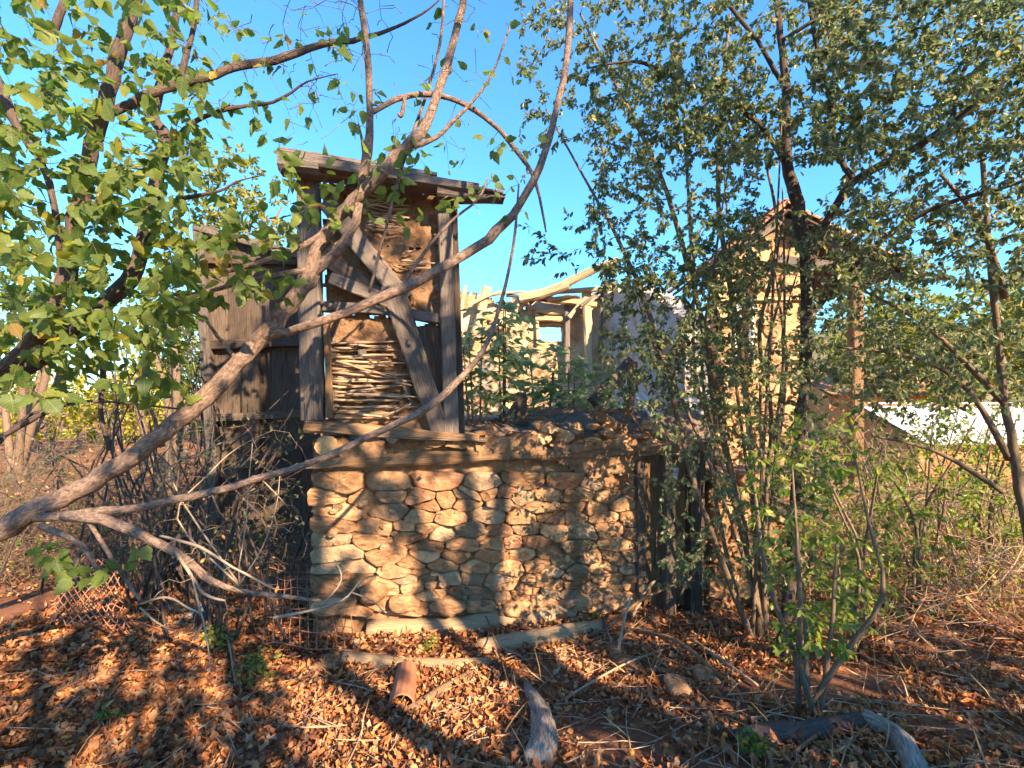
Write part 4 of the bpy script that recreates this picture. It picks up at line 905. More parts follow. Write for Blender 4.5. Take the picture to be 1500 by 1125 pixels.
T.limb([(1150, 130, Y0 + .1, 8), (1110, 60, Y0, 7), (1060, 0, Y0, 6), (1010, -60, Y0, 5)], 7); T.limb([(1145, 60, Y0, 7), (1220, 10, Y0 - .2, 6), (1290, -50, Y0 - .3, 5)], 7)
T.limb([(1395, 180, Y0 - .4, 8), (1405, 120, Y0 - .45, 7), (1430, 60, Y0 - .5, 6), (1450, -40, Y0 - .5, 5)], 7)
rg = random.Random(11)
T.grow(gapped(cl(850, (960, -60, 1260, 240), (3.4, 4.9)), 1.6, -.28, 3), (14, 20), (.034, .055), rg, .08, .009, maxL=1.6)
T.grow(gapped(cl(1450, (1190, -60, 1620, 230), (2.9, 4.6)), 1.6, -.35, 3), (14, 20), (.034, .055), rg, .08, .009, maxL=1.6)
T.grow(gapped(cl(600, (1230, 200, 1620, 420), (3.0, 4.5)), 1.7, -.25, 8), (13, 19), (.034, .054), rg, .1, .008, maxL=1.5)
T.grow(cl(330, (1060, 290, 1320, 560), (3.5, 4.5)), (9, 14), (.034, .054), rg, .1, .007, maxL=1.0)
T.grow(cl(90, (1150, 60, 1560, 420), (3.2, 4.6)), (0, 2), (.04, .06), rg, .2, .005, maxL=1.6)
T.finish('dark_bark', 'pear_leaf')

# --- right of centre: many slim stems
T = Tree('slim_stemmed_tree', 'clump of slim leaning stems with small leaves in front of the door', 'tree', ground_hit(1110, 935))
Y0 = T.b.y
T.limb([(1118, 945, Y0, 12), (1110, 880, Y0, 11), (1088, 770, Y0, 11), (1062, 650, Y0, 11), (1040, 520, Y0, 10), (1005, 380, Y0, 9), (965, 250, Y0 - .1, 8), (905, 130, Y0 - .2, 6), (850, 20, Y0 - .3, 4)], 8)
T.limb([(1112, 940, Y0, 11), (1110, 820, Y0, 11), (1102, 700, Y0, 10), (1092, 560, Y0, 10), (1072, 430, Y0, 9), (1052, 300, Y0, 8), (1056, 160, Y0, 7), (1070, 20, Y0, 5)], 8)
T.limb([(1104, 940, Y0, 11), (1060, 830, Y0 - .05, 10), (1012, 690, Y0 - .1, 9), (982, 570, Y0 - .1, 9), (948, 450, Y0 - .1, 8), (905, 350, Y0 - .2, 6), (850, 250, Y0 - .2, 4), (800, 160, Y0 - .2, 3)], 8)
T.limb([(1120, 940, Y0, 9), (1120, 760, Y0 - .1, 8), (1130, 610, Y0 - .1, 7), (1112, 490, Y0 - .1, 7), (1140, 350, Y0 - .1, 6), (1120, 230, Y0 - .1, 4)], 7)
T.limb([(1085, 900, Y0, 8), (1050, 740, Y0 + .3, 7), (1046, 600, Y0 + .4, 7), (1020, 430, Y0 + .4, 6), (1010, 300, Y0 + .3, 5), (1000, 160, Y0 + .3, 4)], 7)
T.limb([(985, 590, Y0 - .1, 8), (1000, 480, Y0 - .2, 7), (1040, 400, Y0 - .2, 6), (1080, 330, Y0 - .2, 4)], 7)
rg = random.Random(22)
for k in range(9):
    x0 = 1112 + rg.uniform(-14, 14); x1 = rg.uniform(960, 1160); x2 = x1 + rg.uniform(-60, 60); yt = rg.uniform(120, 420); dY = rg.uniform(-.35, .35)
    T.limb([(x0, 940, Y0, 7), (x0 * .6 + x1 * .4, 760, Y0 + dY * .5, 6), (x1, 560, Y0 + dY, 5), (x1 * .5 + x2 * .5 + rg.uniform(-12, 12), 560 * .5 + yt * .5, Y0 + dY, 4), (x2, yt, Y0 + dY, 2)], 6)
rg = random.Random(21)
T.grow(gapped(cl(860, (860, 80, 1120, 420), (3.3, 4.5)), 1.8, -.3, 5), (13, 19), (.031, .052), rg, .08, .008, maxL=1.4)
T.grow(gapped(cl(520, (760, -60, 1000, 200), (3.2, 4.4)), 1.8, -.1, 6), (12, 17), (.031, .05), rg, .08, .008, maxL=1.6)
T.grow(gapped(cl(80, (760, 150, 900, 400), (3.3, 4.3)), 1.8, -.1, 7), (6, 10), (.04, .06), rg, .12, .006, maxL=1.3)
T.grow(cl(460, (880, 380, 1110, 600), (3.4, 4.5)), (13, 18), (.032, .052), rg, .08, .007, maxL=1.2)
T.grow(cl(420, (960, 480, 1210, 860), (3.3, 4.3)), (8, 13), (.034, .055), rg, .08, .006, maxL=1.0)
T.grow(cl(28, (740, 690, 1000, 800), (3.5, 3.9)), (5, 9), (.025, .04), rg, .05, .005, maxL=1.4)
T.finish('shrub_bark', 'pear_leaf')
# yellow-green sprays mixed into that clump
def shrub(name, label, px, py, boxes, n, size, stems, seed, leafmat='shrub_leaf', bark='shrub_bark', Ys=(.5, .5), leaves=(4, 8), wpx=6, group=None, dY=0.0):
    b = ground_hit(px, py); T = Tree(name, label, 'shrub', b, group); r = random.Random(seed)
    for k in range(stems):
        bx = boxes[k % len(boxes)]; tx = r.uniform(bx[0], bx[2]); ty = r.uniform(bx[1], bx[1] + .4 * (bx[3] - bx[1])); yy_ = b.y + r.uniform(-Ys[0], Ys[1])
        e = at(tx, ty, yy_); p0 = b + Vector((r.uniform(-.06, .06), r.uniform(-.06, .06), -.05)); mid = p0.lerp(e, .5) + Vector((r.uniform(-.22, .22), r.uniform(-.2, .2), .05)); rad = wpx / 2 * b.y / F
        T.limb([(*p0, rad), (*p0.lerp(mid, .5), rad * .85), (*mid, rad * .7), (*mid.lerp(e, .5), rad * .5), (*e, rad * .25)], 6, 3, .1, True, None, False)
    for bx in boxes: T.grow(cl(n // len(boxes), bx, (b.y - Ys[0], b.y + Ys[1])), leaves, size, r, .06, .006, maxL=1.1)
    return T.finish(bark, leafmat)
shrub('sapling', 'bright green sapling rising from the leaf litter right of the slim stems', 1188, 1045, [(1090, 600, 1260, 800), (1120, 780, 1260, 960)], 260, (.035, .06), 5, 31, wpx=9)
shrub('sapling', 'sparse leafy sapling beside the ground shrub at lower right', 1240, 965, [(1180, 640, 1330, 800), (1200, 800, 1320, 930)], 240, (.035, .06), 5, 32)
shrub('sapling', 'thin sapling with scattered pale leaves at the right middle', 1345, 900, [(1270, 560, 1440, 760), (1290, 740, 1420, 860)], 230, (.04, .065), 5, 33)
shrub('sapling', 'thin sapling with broad lit leaves near the right edge', 1450, 860, [(1380, 560, 1520, 740), (1400, 640, 1520, 800)], 190, (.05, .08), 4, 34)
shrub('sapling', 'short sprouting twigs at the foot of the plank door', 985, 890, [(960, 800, 1040, 880), (1010, 800, 1070, 880)], 20, (.03, .045), 5, 35)
shrub('sapling', 'small green sprout beside the sandy roots at lower right', 1165, 960, [(1130, 920, 1230, 1000)], 26, (.03, .045), 5, 36)
# branches reaching in from the right edge
T = Tree('wild_pear_tree', 'bushy tree reaching in low from the right edge', 'tree', Vector((4.6, 4.2, gz(4.6, 4.2))))
T.limb([(4.75, 4.2, gz(4.75, 4.2) - .05, .04), (4.62, 4.2, 1.0, .036), (4.4, 4.12, 1.8, .034), (4.3, 4.1, 2.3, .03), (4.1, 4.0, 3.2, .024), (4.0, 4.0, 4.4, .016)], 9, 4, .14, True, None, False)
for a in ([(4.4, 4.15, 1.7, .03), (4.0, 4.1, 2.3, .022), (3.5, 4.1, 2.6, .016), (2.9, 4.2, 2.7, .008)], [(4.3, 4.1, 2.2, .03), (3.8, 4.3, 2.9, .02), (3.2, 4.4, 3.3, .01)], [(4.4, 4.2, 1.4, .026), (3.9, 4.3, 1.75, .018), (3.3, 4.3, 1.9, .01)], [(4.2, 4, 3.1, .03), (3.7, 3.7, 3.6, .02), (3.2, 3.5, 3.9, .01)]):
    T.limb(a, 7, 4, .14, True, None, False)
rg = random.Random(41)
T.grow(gapped(cl(950, (1210, 290, 1600, 600), (3.4, 5.2)), 1.6, -.12, 5), (6, 11), (.04, .066), rg, .1, .008, maxL=1.5)
T.grow(cl(220, (1220, 440, 1420, 640), (3.8, 5.2)), (5, 9), (.04, .06), rg, .1, .007, maxL=1.3)
T.finish('shrub_bark', 'pear_leaf')

# --- elder-like plants growing inside the ruin
def pinnate(T, base, tip, rng, nl=6, ll=.12):
    pts = []; p0 = Vector(base); p1 = Vector(tip); mid = (p0 + p1) / 2 + Vector((0, 0, .12 * (p1 - p0).length))
    for k in range(6):
        t = k / 5; pts.append(p0 * (1 - t) ** 2 + mid * 2 * t * (1 - t) + p1 * t * t)
    T.tw.tube([q - T.b for q in pts], [.004 - .0005 * k for k in range(6)], 4, False); ax = (p1 - p0).normalized(); sd = ax.cross(Vector((0, 0, 1))).normalized()
    for k in range(nl):
        f = .3 + .7 * k / (nl - 1); i = min(4, int(f * 5)); q = pts[i].lerp(pts[i + 1], f * 5 - i)
        for s_ in (-1, 1):
            T.lp.append(q); T.ld.append(ax * .55 + sd * s_ + Vector((rng.uniform(-.3, .3), rng.uniform(-.3, .3), -.35 + rng.uniform(-.4, .4)))); T.ls.append(ll * rng.uniform(.8, 1.15))
    T.lp.append(p1); T.ld.append(ax + Vector((0, 0, -.3))); T.ls.append(ll)
for i, (px, py, Y, topy, n, lab) in enumerate([(700, 625, 5.4, 470, 12, 'green pinnate leaved shrub right beside the tower post'), (738, 625, 5.6, 440, 14, 'tall pinnate leaved shrub with dark stems inside the ruin'), (790, 615, 6.2, 500, 14, 'bushy pinnate leaved shrub below the small window opening'),
        (835, 610, 6.0, 540, 10, 'low pinnate leaved shrub left of the leaning beam'), (872, 600, 6.6, 560, 8, 'small pinnate leaved plant behind the leaning beam')]):
    b = at(px, py, Y); T = Tree('elder_shrub', lab, 'shrub', b, 'shrubs growing inside the ruin'); rg = random.Random(60 + i); H = at(px, topy, Y).z - b.z
    for s_ in range(3 if i < 3 else 2):
        ox = rg.uniform(-.12, .12); tp = b + Vector((ox * 2.2, rg.uniform(-.2, .2), H * rg.uniform(.75, 1))); st = b + Vector((ox, 0, -.25))
        T.limb([(*st, .014), (*st.lerp(tp, .4), .012), (*st.lerp(tp, .75), .009), (*tp, .005)], 6, 3, .1, True, None, False)
        for k in range(n):
            f = .3 + .7 * (k + rg.random()) / n; q = st.lerp(tp, f); a = rg.uniform(0, 6.283); L = rg.uniform(.25, .42)
            pinnate(T, q, q + Vector((math.cos(a) * L, math.sin(a) * L * .8, rg.uniform(-.16, .22))), rg, rg.randint(3, 5), rg.uniform(.12, .19))
    T.finish('shrub_bark', 'elder_leaf', LONG_LEAF)

# --- background trees and thicket
def bush(name, label, c, r, n, size, leafmat, seed, bark='shrub_bark', stems=6, leaves=(8, 14), cat='tree', thr=-.3, frq=1.0, group=None, rmax=.012):
    c = Vector(c); b = Vector((c.x, c.y, gz(c.x, c.y) if abs(c.x) < 60 and c.y < 80 else 0)); T = Tree(name, label, cat, b, group); rg = random.Random(seed); rn = np.random.default_rng(seed)
    for k in range(stems):
        e = c + Vector((rg.uniform(-.6, .6) * r[0], rg.uniform(-.6, .6) * r[1], rg.uniform(-.1, .6) * r[2])); h = (e - b).length; p0 = b + Vector((rg.uniform(-.1, .1) * r[0], 0, -.1)); mid = p0.lerp(e, .5) + Vector((rg.uniform(-.1, .1), rg.uniform(-.1, .1), .1)) * h
        R0 = .012 * h + .01; T.limb([(*p0, R0 * 1.4), (*p0.lerp(mid, .5), R0 * 1.15), (*mid, R0), (*mid.lerp(e, .5), R0 * .6), (*e, R0 * .25)], 7, 3, .1, True, None, False)
    pts = ell(n, c, r, rn); T.grow(gapped(pts, frq, thr, seed), leaves, size, rg, .08, rmax, maxL=max(r) * 1.2, hang=.3)
    return T.finish(bark, leafmat)
bush('pale_tree', 'pale sunlit tree rising above the dark plank wall', at(345, 330, 12), (1.5, 1.3, 2.1), 420, (.10, .17), 'far_leaf', 71, frq=1.4, thr=-.2)
bush('yellow_bush', 'bright yellow green bush far left behind the thicket', at(195, 585, 15), (1.9, 1.2, 1.7), 420, (.12, .2), 'yellow_leaf', 72, cat='bush')
bush('yellow_bush', 'pale yellow bush at the far left edge behind bare stems', at(40, 600, 17), (2.8, 1.4, 1.6), 420, (.13, .2), 'yellow_leaf', 73, cat='bush')
bush('hedge_tree', 'olive hedge between the yellow bushes and the plank wall', at(300, 560, 18), (2.0, 1.4, 2.4), 380, (.14, .22), 'far_leaf', 79)
bush('hedge_tree', 'olive tree beyond the frame edge at the far left', at(-160, 560, 16), (3.2, 1.6, 2.6), 380, (.14, .22), 'far_leaf', 80)
bush('hedge_tree', 'dark leafy tree behind the hazel at the far left', at(20, 430, 10), (2.2, 1.5, 1.9), 380, (.10, .16), 'shrub_leaf', 74)
bush('hedge_tree', 'leafy tree just left of the dark plank wall', at(250, 470, 8), (.75, .8, 1.2), 240, (.07, .12), 'shrub_leaf', 75)
bush('far_tree', 'sunlit olive tree beyond the shed at right', at(1440, 500, 22), (4.0, 3.0, 3.0), 420, (.22, .38), 'far_leaf', 76, frq=.5, rmax=.02)
bush('far_tree', 'sunlit rounded tree behind the porch post', at(1300, 500, 26), (3.6, 3.0, 3.4), 420, (.24, .4), 'far_leaf', 77, frq=.5, rmax=.02)
bush('far_tree', 'yellowing tree at the far right edge', at(1560, 470, 18), (2.6, 2.5, 3.0), 340, (.2, .32), 'far_leaf', 78, frq=.5, rmax=.02)
def thicket(label, boxes, n, Y, seed, stems, mat='dark_bark', leaves=(0, 1), tw='twig', leafmat='pear_leaf'):
    b = ground_hit((boxes[0][0] + boxes[0][2]) / 2, min(900, boxes[0][3] + 40)); b = Vector((at(boxes[0][0] * .5 + boxes[0][2] * .5, 600, (Y[0] + Y[1]) / 2).x, (Y[0] + Y[1]) / 2, 0)); b.z = gz(b.x, b.y)
    T = Tree('bramble_thicket', label, 'thicket', b); rg = random.Random(seed)
    for k in range(stems):
        bx = boxes[k % len(boxes)]; yy_ = rg.uniform(*Y); x0 = rg.uniform(bx[0], bx[2]); e = at(x0 + rg.uniform(-150, 150), rg.uniform(bx[1], bx[1] + .5 * (bx[3] - bx[1])), yy_)
        g = at(x0, 700, yy_); g.z = gz(g.x, g.y) - .05; mid = g.lerp(e, .5) + Vector((rg.uniform(-.5, .5), rg.uniform(-.3, .3), rg.uniform(0, .4)))
        T.limb([(*g, .014), (*g.lerp(mid, .5), .012), (*mid, .01), (*mid.lerp(e, .5), .007), (*e, .003)], 5, 3, .1, True, None, False)
    for bx in boxes: T.grow(cl(n // len(boxes), bx, Y), leaves, (.03, .06), rg, .15, .007, curl=.4, maxL=1.2)
    T.finish(mat, leafmat, twigmat=tw)
thicket('dark tangle of bare stems behind the leaning trunk at left', [(-60, 560, 200, 760), (150, 520, 300, 760)], 560, (4.2, 6.0), 81, 24)
thicket('brown twiggy tangle below the dark plank wall', [(230, 600, 450, 780)], 240, (3.9, 5.0), 82, 18, leaves=(0, 2))
thicket('vine choked twigs hanging beside the plank wall', [(205, 400, 300, 560)], 170, (4.6, 5.6), 83, 12, leaves=(1, 3))
thicket('low bare twigs in front of the sheds at right', [(1200, 560, 1520, 720)], 260, (5.2, 7.5), 84, 26, 'shrub_bark', (1, 4), leafmat='shrub_leaf')

def undergrowth(label, box, n, nleaf, h, seed, twigmat, leafmat, box2=None):
    rn = np.random.default_rng(seed); tw = []
    for k in range(4):                                           # four crooked twig shapes
        pts = [np.array([t, .12 * math.sin(t * 5 + k), .1 * math.cos(t * 4 + k * 2) * t]) for t in (0, .25, .5, .75, 1)]; v = []; f = []
        for i, q in enumerate(pts):
            r = .008 * (1 - .6 * i / 4)
            for a in range(3): v.append((q[0], q[1] + r * math.cos(a * 2.094), q[2] + r * math.sin(a * 2.094)))
        for i in range(4):
            for a in range(3): f.append((i * 3 + a, i * 3 + (a + 1) % 3, i * 3 + 3 + (a + 1) % 3, i * 3 + 3 + a))
        tw.append((v, f))
    def pts_(m):
        d = rn.uniform(box[4], box[5], m); x = (rn.uniform(box[0], box[2], m) - HX) / F * d; ok = np.array([not inside_ruin(a, b) for a, b in zip(x, d)]); x, d = x[ok], d[ok]
        g = np.array([gz(a, b) for a, b in zip(x, d)]); return np.stack([x, d, g + rn.uniform(0, 1, len(x)) ** 1.6 * h * (.5 + .5 * np.array([nz(a * .9, b * .9) + .5 for a, b in zip(x, d)]))], axis=1)
    P = pts_(n); per = len(P) // 4
    root = thing('undergrowth', label, 'undergrowth', (0, 0, 0)); root['kind'] = 'stuff'
    for k in range(4):
        q = P[k * per:(k + 1) * per]; d = rdir(len(q), rn); d[:, 2] = np.abs(d[:, 2]) * .9; scatter('twigs', tw[k], q, d, rdir(len(q), rn), rn.uniform(.25, .9, len(q)), twigmat, root, kind='stuff')
    Q = pts_(nleaf); scatter('leaves', SMALL_LEAF, Q, rdir(len(Q), rn), rdir(len(Q), rn) + np.array([0, -.3, .4]), rn.uniform(.03, .075, len(Q)), leafmat, root, kind='stuff')
undergrowth('dim tangle of dead twigs and leaves filling the shade at left', (-120, 0, 470, 0, 4.9, 9.0), 2600, 2600, 1.5, 301, 'twig', 'dull_leaf')
undergrowth('green low undergrowth behind the tangle at left', (-150, 0, 420, 0, 5.0, 11.0), 900, 4200, 1.3, 302, 'twig', 'shrub_leaf')
undergrowth('leafy scrub covering the ground beyond the slim stems at right', (1090, 0, 1700, 0, 4.6, 10.5), 2000, 12000, 1.8, 303, 'rod', 'shrub_leaf')
undergrowth('brown dead brush among the right hand scrub', (1150, 0, 1700, 0, 4.2, 9.5), 1800, 3500, .8, 304, 'rod', 'dead_leaf')
# --- trees standing behind the viewer, whose crowns dapple the light on the ruin
for i, (c, r, n, lab) in enumerate([((2.4, -3.4, 5.0), (2.2, 1.5, 1.9), 620, 'tree straight behind the viewer'), ((5.5, -3.2, 7.9), (2.5, 1.6, 2.1), 700, 'tallest tree behind the viewer on the right'), ((8.3, -3.0, 5.6), (2.4, 1.6, 2.3), 640, 'tree far to the right behind the viewer'), ((6.2, -3.0, 4.0), (2.4, 1.2, 1.0), 480, 'lower tree behind the viewer on the right')]):
    bush('shade_tree', lab, c, r, n, (.10, .16), 'hazel_leaf', 90 + i, frq=.75, thr=(-.2, -.05, -.15, -.25)[i], stems=7)

# ------------------------------------------------------------------ things lying on the ground
def ground_log(name, label, pts, mat, cat='log', sides=12, jit=.16, lift=.4, cap_mat=None, sub=4):
    """pts: (px, py, width px) picked on the ground"""
    W_ = []
    for px, py, wp in pts:
        g = ground_hit(px, py); r = wp / 2 * g.y / F; W_.append((g + Vector((0, 0, r * lift)), r))
    b = W_[0][0].copy(); sp = smooth_path([(p - b, r) for p, r in W_], sub); m = MB(); m.tube([p for p, r in sp], [r for p, r in sp], sides, True, jit, px * .13 % 9, px * .1 % 4)
    return m.build(name, mat, None, True, label=label, cat=cat, loc=b)
ground_log('fallen_log', 'pale debarked log lying along the foot of the rubble wall', [(538, 932, 34), (600, 930, 32), (680, 924, 33), (760, 914, 34), (840, 905, 30)], 'mossy_log')
ground_log('fallen_log', 'mossy second log just below the pale debarked log', [(700, 952, 22), (770, 944, 26), (830, 934, 28), (880, 922, 22)], 'mossy_log')
ground_log('fallen_log', 'half buried log end with leaf litter in front of the wall', [(505, 968, 30), (560, 975, 26), (640, 978, 24), (720, 974, 18)], 'mossy_log', lift=.1)
ground_log('fallen_branch', 'brown branch lying slantwise right of the clay tile', [(600, 1045, 15), (650, 1015, 17), (695, 990, 15)], 'brown_wood', 'branch')
ground_log('fallen_branch', 'long thin branch lying along the bottom slope', [(610, 1062, 6), (700, 1070, 8), (790, 1073, 7), (860, 1068, 5)], 'brown_wood', 'branch', 8)
ground_log('weathered_stump', 'cracked grey weathered branch stump standing up at the bottom centre', [(790, 1128, 42), (798, 1090, 40), (790, 1050, 30), (775, 1015, 14), (770, 995, 4)], 'silver_wood', 'stump', 14, .3, .6)
ground_log('bark_log', 'dark mossy log half buried at the lower right', [(1085, 1090, 34), (1140, 1085, 40), (1200, 1075, 36), (1270, 1060, 30)], 'dark_bark', 'log', 12, .3, .1)
ground_log('lichen_branch', 'lichen grey branch arching out of the bottom right edge', [(1268, 1062, 26), (1300, 1075, 26), (1325, 1100, 30), (1345, 1150, 34)], 'silver_wood', 'branch', 12, .25, .6)
ground_log('fallen_branch', 'reddish stick crossing the dark mossy log', [(1150, 1125, 6), (1200, 1085, 6), (1265, 1045, 5)], 'brown_wood', 'branch', 7, .1, 3.5)
g = ground_hit(560, 895)
for i, (px, py, w_, h_, lab) in enumerate([(530, 905, 60, 30, 'mossy boulder at the foot of the left corner'), (520, 950, 50, 34, 'grey block at the end of the pale log'), (470, 985, 60, 24, 'flat stone poking through leaves near the wire mesh'), (925, 985, 60, 24, 'pale flat stone in the sunlit leaves right of the logs'),
        (1000, 1020, 54, 30, 'sunlit ochre stone near the bottom right of centre'), (905, 965, 40, 18, 'small stone below the plank door'), (1040, 1000, 44, 22, 'brown stone near the slim stems'), (285, 905, 30, 18, 'grey lump of concrete under the dead twigs')]):
    q = ground_hit(px, py); s_ = q.y / F; w_ *= .75; h_ *= .75; poly = [(w_ / 2 * s_ * math.cos(t) * (1 + .25 * rr.uniform(-1, 1)), h_ / 2 * s_ * math.sin(t) * (1 + .25 * rr.uniform(-1, 1))) for t in np.arange(rr.uniform(0, .4), 6.1, 1.1)]
    stone_mesh(poly, .07, .14, 500 + i, 14, 1).build('loose_stone', 'stone' if i != 7 else 'pale_stone', None, True, label=lab, cat='stone', group='stones on the ground', loc=q + Vector((0, .05, h_ * .1 * s_)))
# curved clay tile
q = ground_hit(588, 1040); q2 = ground_hit(596, 985); ax = (q2 - q); L = ax.length; o = bpy.data.objects.new('clay_tile', TILE.copy()); COL.objects.link(o); o.data.materials.clear(); o.data.materials.append(M['terracotta'])
tag(o, 'red curved clay roof tile lying in the leaves', 'tile'); o.matrix_world = Matrix.Translation(q + Vector((0, 0, .02))) @ ax.to_track_quat('X', 'Z').to_matrix().to_4x4() @ Matrix.Diagonal((L / .34, L / .34 * .55, L / .34 * .7, 1))
# rusty wire mesh, two torn pieces
def wire_mesh(label, corners, nu, nv, r, diamond, seed):
    C4 = [ground_hit(*c) + Vector((0, 0, .0)) for c in corners]; b = C4[0].copy(); m = MB()
    def S(u, v):
        p = C4[0] * (1 - u) * (1 - v) + C4[1] * u * (1 - v) + C4[2] * u * v + C4[3] * (1 - u) * v
        p.z = max(p.z, gz(p.x, p.y)) + .12 + .06 * nz(u * 3 + seed, v * 3) + .3 * v; p.x += .03 * nz(u * 4, v * 4, seed); return p - b
    def wire(f):
        pts = [S(*f(t / 14)) for t in range(15)]; m.tube(pts, [r] * 15, 4, False)
    if diamond:
        n = nu + nv
        for k in range(-nv, nu + 1):
            for sgn in (1, -1):
                a = []
                for t in range(21):
                    v = t / 20; u = (k + (v * nv if sgn == 1 else nv - v * nv)) / nu
                    if 0 <= u <= 1: a.append(S(u, v))
                if len(a) > 2: m.tube(a, [r] * len(a), 4, False)
    else:
        for i in range(nu + 1): wire(lambda t, i=i: (i / nu, t))
        for j in range(nv + 1): wire(lambda t, j=j: (t, j / nv))
    return m.build('wire_mesh', 'rust', None, True, label=label, cat='wire mesh', loc=b)
wire_mesh('torn rusty diamond wire mesh on the sunlit leaves at left', [(70, 935), (190, 940), (170, 880), (90, 872)], 9, 7, .005, True, 2)
wire_mesh('rusty square wire mesh beside the foot of the stone corner', [(385, 965), (520, 975), (505, 890), (395, 880)], 10, 8, .0048, False, 5)

# ------------------------------------------------------------------ leaf litter, twigs, grass, herbs, fruit
def ground_pts(n, x, y, rng, dens=None):
    X = rng.uniform(*x, n); Y = rng.uniform(*y, n)
    ok = np.array([(not inside_ruin(a, b)) for a, b in zip(X, Y)]); X, Y = X[ok], Y[ok]
    if dens is not None:
        k = np.array([dens(a, b) for a, b in zip(X, Y)]) > rng.random(len(X)); X, Y = X[k], Y[k]
    Z = np.array([gz(a, b) for a, b in zip(X, Y)]); return np.stack([X, Y, Z], axis=1)
rn = np.random.default_rng(12)
P1 = ground_pts(60000, (-4.6, 4.8), (1.1, 5.2), rn, lambda x, y: .55 + .5 * sst(.6, -1.0, x) + 1.0 * fbm(x * 1.3, y * 1.3, 2))
P2 = ground_pts(17000, (-9, 12), (4.5, 14), rn, lambda x, y: .5 + .5 * nz(x, y))
P_ = np.concatenate([P1, P2]); N = len(P_); P_[:, 2] += rn.uniform(0, .03, N)
bank = np.array([max(0, 1 - abs((Vector((a, b, 0)) - WA).dot(WN) - .3) / .35) * (1 if a < 1.2 else 0) for a, b in zip(P_[:, 0], P_[:, 1])]); P_[:, 2] += bank * rn.uniform(0, .1, N)
d = rdir(N, rn); d[:, 2] *= .35; nn = rdir(N, rn) * .85 + np.array([0, 0, .8])
S = np.stack([rn.uniform(.02, .085, N), rn.uniform(.014, .07, N), rn.uniform(.01, .14, N)], axis=1)
half = rn.random(N) < .5
scatter('leaf_litter', DEAD_LEAF, P_[half], d[half], nn[half], S[half], 'dead_leaf', None, True, kind='stuff', label='thick carpet of curled brown dead leaves')
scatter('leaf_litter', TORN_LEAF, P_[~half], d[~half], nn[~half], S[~half], 'dull_leaf', None, True, kind='stuff', label='torn greyish brown leaf scraps mixed through the litter')
# litter on the wall top and rubble
N = 900; u = rn.uniform(.1, 3.6, N); v = rn.uniform(.02, 1.6, N); P_ = np.array([tuple(w2(a, b, MH(a, b) + .01)) for a, b in zip(u, v)]); d = rdir(N, rn); d[:, 2] *= .3
scatter('mound_litter', DEAD_LEAF, P_, d, rdir(N, rn) * .5 + np.array([0, 0, .9]), rn.uniform(.03, .07, N), 'dead_leaf', kind='stuff', label='dead leaves scattered over the rubble on the wall top')
# fine twig litter
m = MB(); rg = random.Random(77)
for k in range(900):
    x = rg.uniform(-3.6, 4.6); y = rg.uniform(1.3, 5.5) 
    if inside_ruin(x, y): continue
    a = rg.gauss(.4, .8) if x > .3 else rg.uniform(0, 3.14); L = rg.uniform(.1, .55); z = gz(x, y) + rg.uniform(.01, .06); dz = rg.uniform(-.04, .08); pts = []
    for t in range(4):
        f = t / 3 - .5; px_ = x + math.cos(a) * L * f; py_ = y + math.sin(a) * L * f; pts.append(Vector((px_ + rg.uniform(-.01, .01), py_ + rg.uniform(-.01, .01), gz(px_, py_) + .03 + dz * f + rg.uniform(0, .01))))
    r = rg.uniform(.0015, .005); m.tube(pts, [r, r, r * .8, r * .5], 4, False)
m.build('twig_litter', 'rod', None, True, kind='stuff', label='fine dry twigs strewn over the leaves')
# individual sticks that stand out
for i, (a, b, w_, lab) in enumerate([((905, 960), (925, 875), 5, 'bleached stick leaning on the bank left of the door posts'), ((880, 930), (990, 860), 6, 'curved stick leaning on the bank below the door'), ((925, 905), (968, 850), 6, 'dark stick propped against the middle door post'), ((960, 880), (1020, 800), 4, 'pale stick crossing the foot of the door'),
        ((820, 1030), (990, 950), 4, 'long thin stick in the sunlit leaves right of the stump'), ((930, 925), (1060, 1000), 7, 'stick lying down the slope right of the logs'), ((1000, 930), (1110, 1010), 7, 'dark stick lying under the slim stems'), ((690, 860), (760, 1060), 2, 'dry stalk standing before the middle of the wall'),
        ((830, 760), (900, 960), 2, 'dry stalk rising right of the middle of the wall'), ((1290, 880), (1370, 720), 3, 'dead stalk standing at the right middle'), ((1400, 860), (1330, 830), 3, 'white peeled twig on the ground at right'), ((300, 1075), (360, 1082), 4, 'pale twig lying on the leaves at lower left'),
        ((80, 1010), (120, 940), 3, 'dry stalk near the sunlit leaves at left'), ((430, 1110), (490, 1010), 3, 'dry stalk in the lit leaves left of the clay tile'), ((330, 930), (345, 1010), 3, 'thin dark stick below the dead twigs')]):
    A = ground_hit(*a); B = ground_hit(*b, .0) if b[1] > 900 else at(b[0], b[1], A.y + .25); r = w_ / 2 * A.y / F; md = A.lerp(B, .5) + Vector((rr.uniform(-.03, .03), rr.uniform(-.03, .03), .03 + .05 * (i % 3)))
    sp = smooth_path([(Vector((0, 0, .01)), r), (md - A, r * .85), (B - A + Vector((0, 0, .03)), r * .45)], 6); m = MB(); m.tube([p for p, _ in sp], [q for _, q in sp], 6, True, .15, i); m.build('fallen_stick', 'dead_twig' if i % 2 == 0 else 'brown_wood', None, True, label=lab, cat='stick', group='sticks on the ground', loc=A)
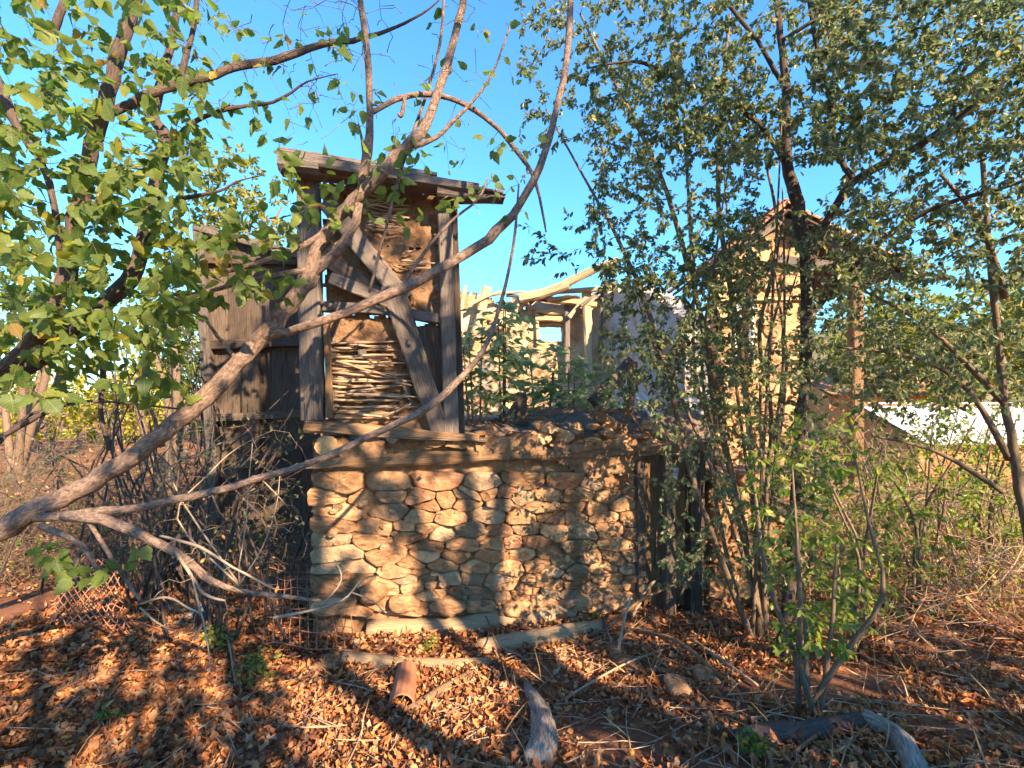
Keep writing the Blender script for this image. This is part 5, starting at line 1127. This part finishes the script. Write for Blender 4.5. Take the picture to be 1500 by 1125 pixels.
# dry grass blades
BLADE = ([(0, .02, 0), (0, -.02, 0), (.5, .015, .12), (.5, -.015, .12), (1, 0, .45)], [(0, 1, 3, 2), (2, 3, 4)])
P_ = ground_pts(7000, (-3, 6), (1.2, 8), rn, lambda x, y: .12 + .75 * sst(.2, 1.6, x) * (.5 + nz(x * 1.2, y * 1.2))); N = len(P_); d = rdir(N, rn); d[:, 2] = np.abs(d[:, 2]) * .8 + .15
scatter('dry_grass', BLADE, P_, d, rdir(N, rn) + np.array([0, 0, .4]), rn.uniform(.08, .28, N), 'dry_grass', kind='stuff', label='dry straw coloured grass through the litter')
P_ = ground_pts(3000, (-3, 8), (1.3, 9), rn, lambda x, y: .5 * max(0, nz(x * 1.1 + 5, y * 1.1) - .1) * 2); N = len(P_); d = rdir(N, rn); d[:, 2] = np.abs(d[:, 2]) + .3
scatter('green_grass', BLADE, P_, d, rdir(N, rn), rn.uniform(.05, .14, N), 'green_grass', kind='stuff', label='sparse green grass and moss in the litter')
# small green herbs
for i, (px, py, n, lab) in enumerate([(375, 1000, 46, 'dark green leafy weed in the leaves left of the wire mesh'), (320, 960, 30, 'dark green weed in shade below the dead twigs'), (630, 958, 22, 'small weed between the two logs'), (245, 858, 16, 'bright little sprout under the dead twigs'), (170, 1060, 10, 'small green sprig in the leaves at lower left'), (1100, 1110, 24, 'green weed against the dark mossy log'), (870, 915, 22, 'yellow green moss tuft at the end of the logs')]):
    b = ground_hit(px, py); T = Tree('weed', lab, 'plant', b, 'weeds on the ground'); rg = random.Random(200 + i); R_ = (.16 if n > 25 else .08)
    T.node(b, .004); T.grow(ell(n, b + Vector((0, 0, R_ * .9)), (R_, R_, R_ * .9)), (4, 7), (.025, .045), rg, .05, .004, maxL=.6); T.finish('shrub_bark', 'shrub_leaf')
# orange windfall fruit
m = MB(); nl = 8
for j in range(5):
    for k in range(nl): an = 2 * math.pi * k / nl; ph = math.pi * (j + .5) / 5; m.v.append(Vector((math.sin(ph) * math.cos(an), math.sin(ph) * math.sin(an), math.cos(ph) * .92)) * .017)
for j in range(4):
    for k in range(nl): m.face([j * nl + k, (j + 1) * nl + k, (j + 1) * nl + (k + 1) % nl, j * nl + (k + 1) % nl])
m.face(list(range(nl))); m.face([4 * nl + k for k in range(nl)][::-1])
fr0 = None
for i, (px, py) in enumerate([(1062, 1084), (1078, 1070), (1092, 1096), (1070, 1105), (1100, 1082), (1056, 1062), (925, 1110), (976, 1100), (1048, 1100), (1085, 1110), (1412, 1026), (1405, 1060), (1450, 1035), (1040, 1075), (1115, 1100), (1010, 1092)]):
    q = ground_hit(px, py) + Vector((0, 0, .03))
    if fr0 is None: fr0 = m.build('windfall_fruit', 'orange_fruit', None, True); o = fr0
    else: o = fr0.copy(); COL.objects.link(o)
    o.location = q; tag(o, 'small round orange windfall fruit lying among the leaves at lower right', 'fruit', 'windfall fruit')
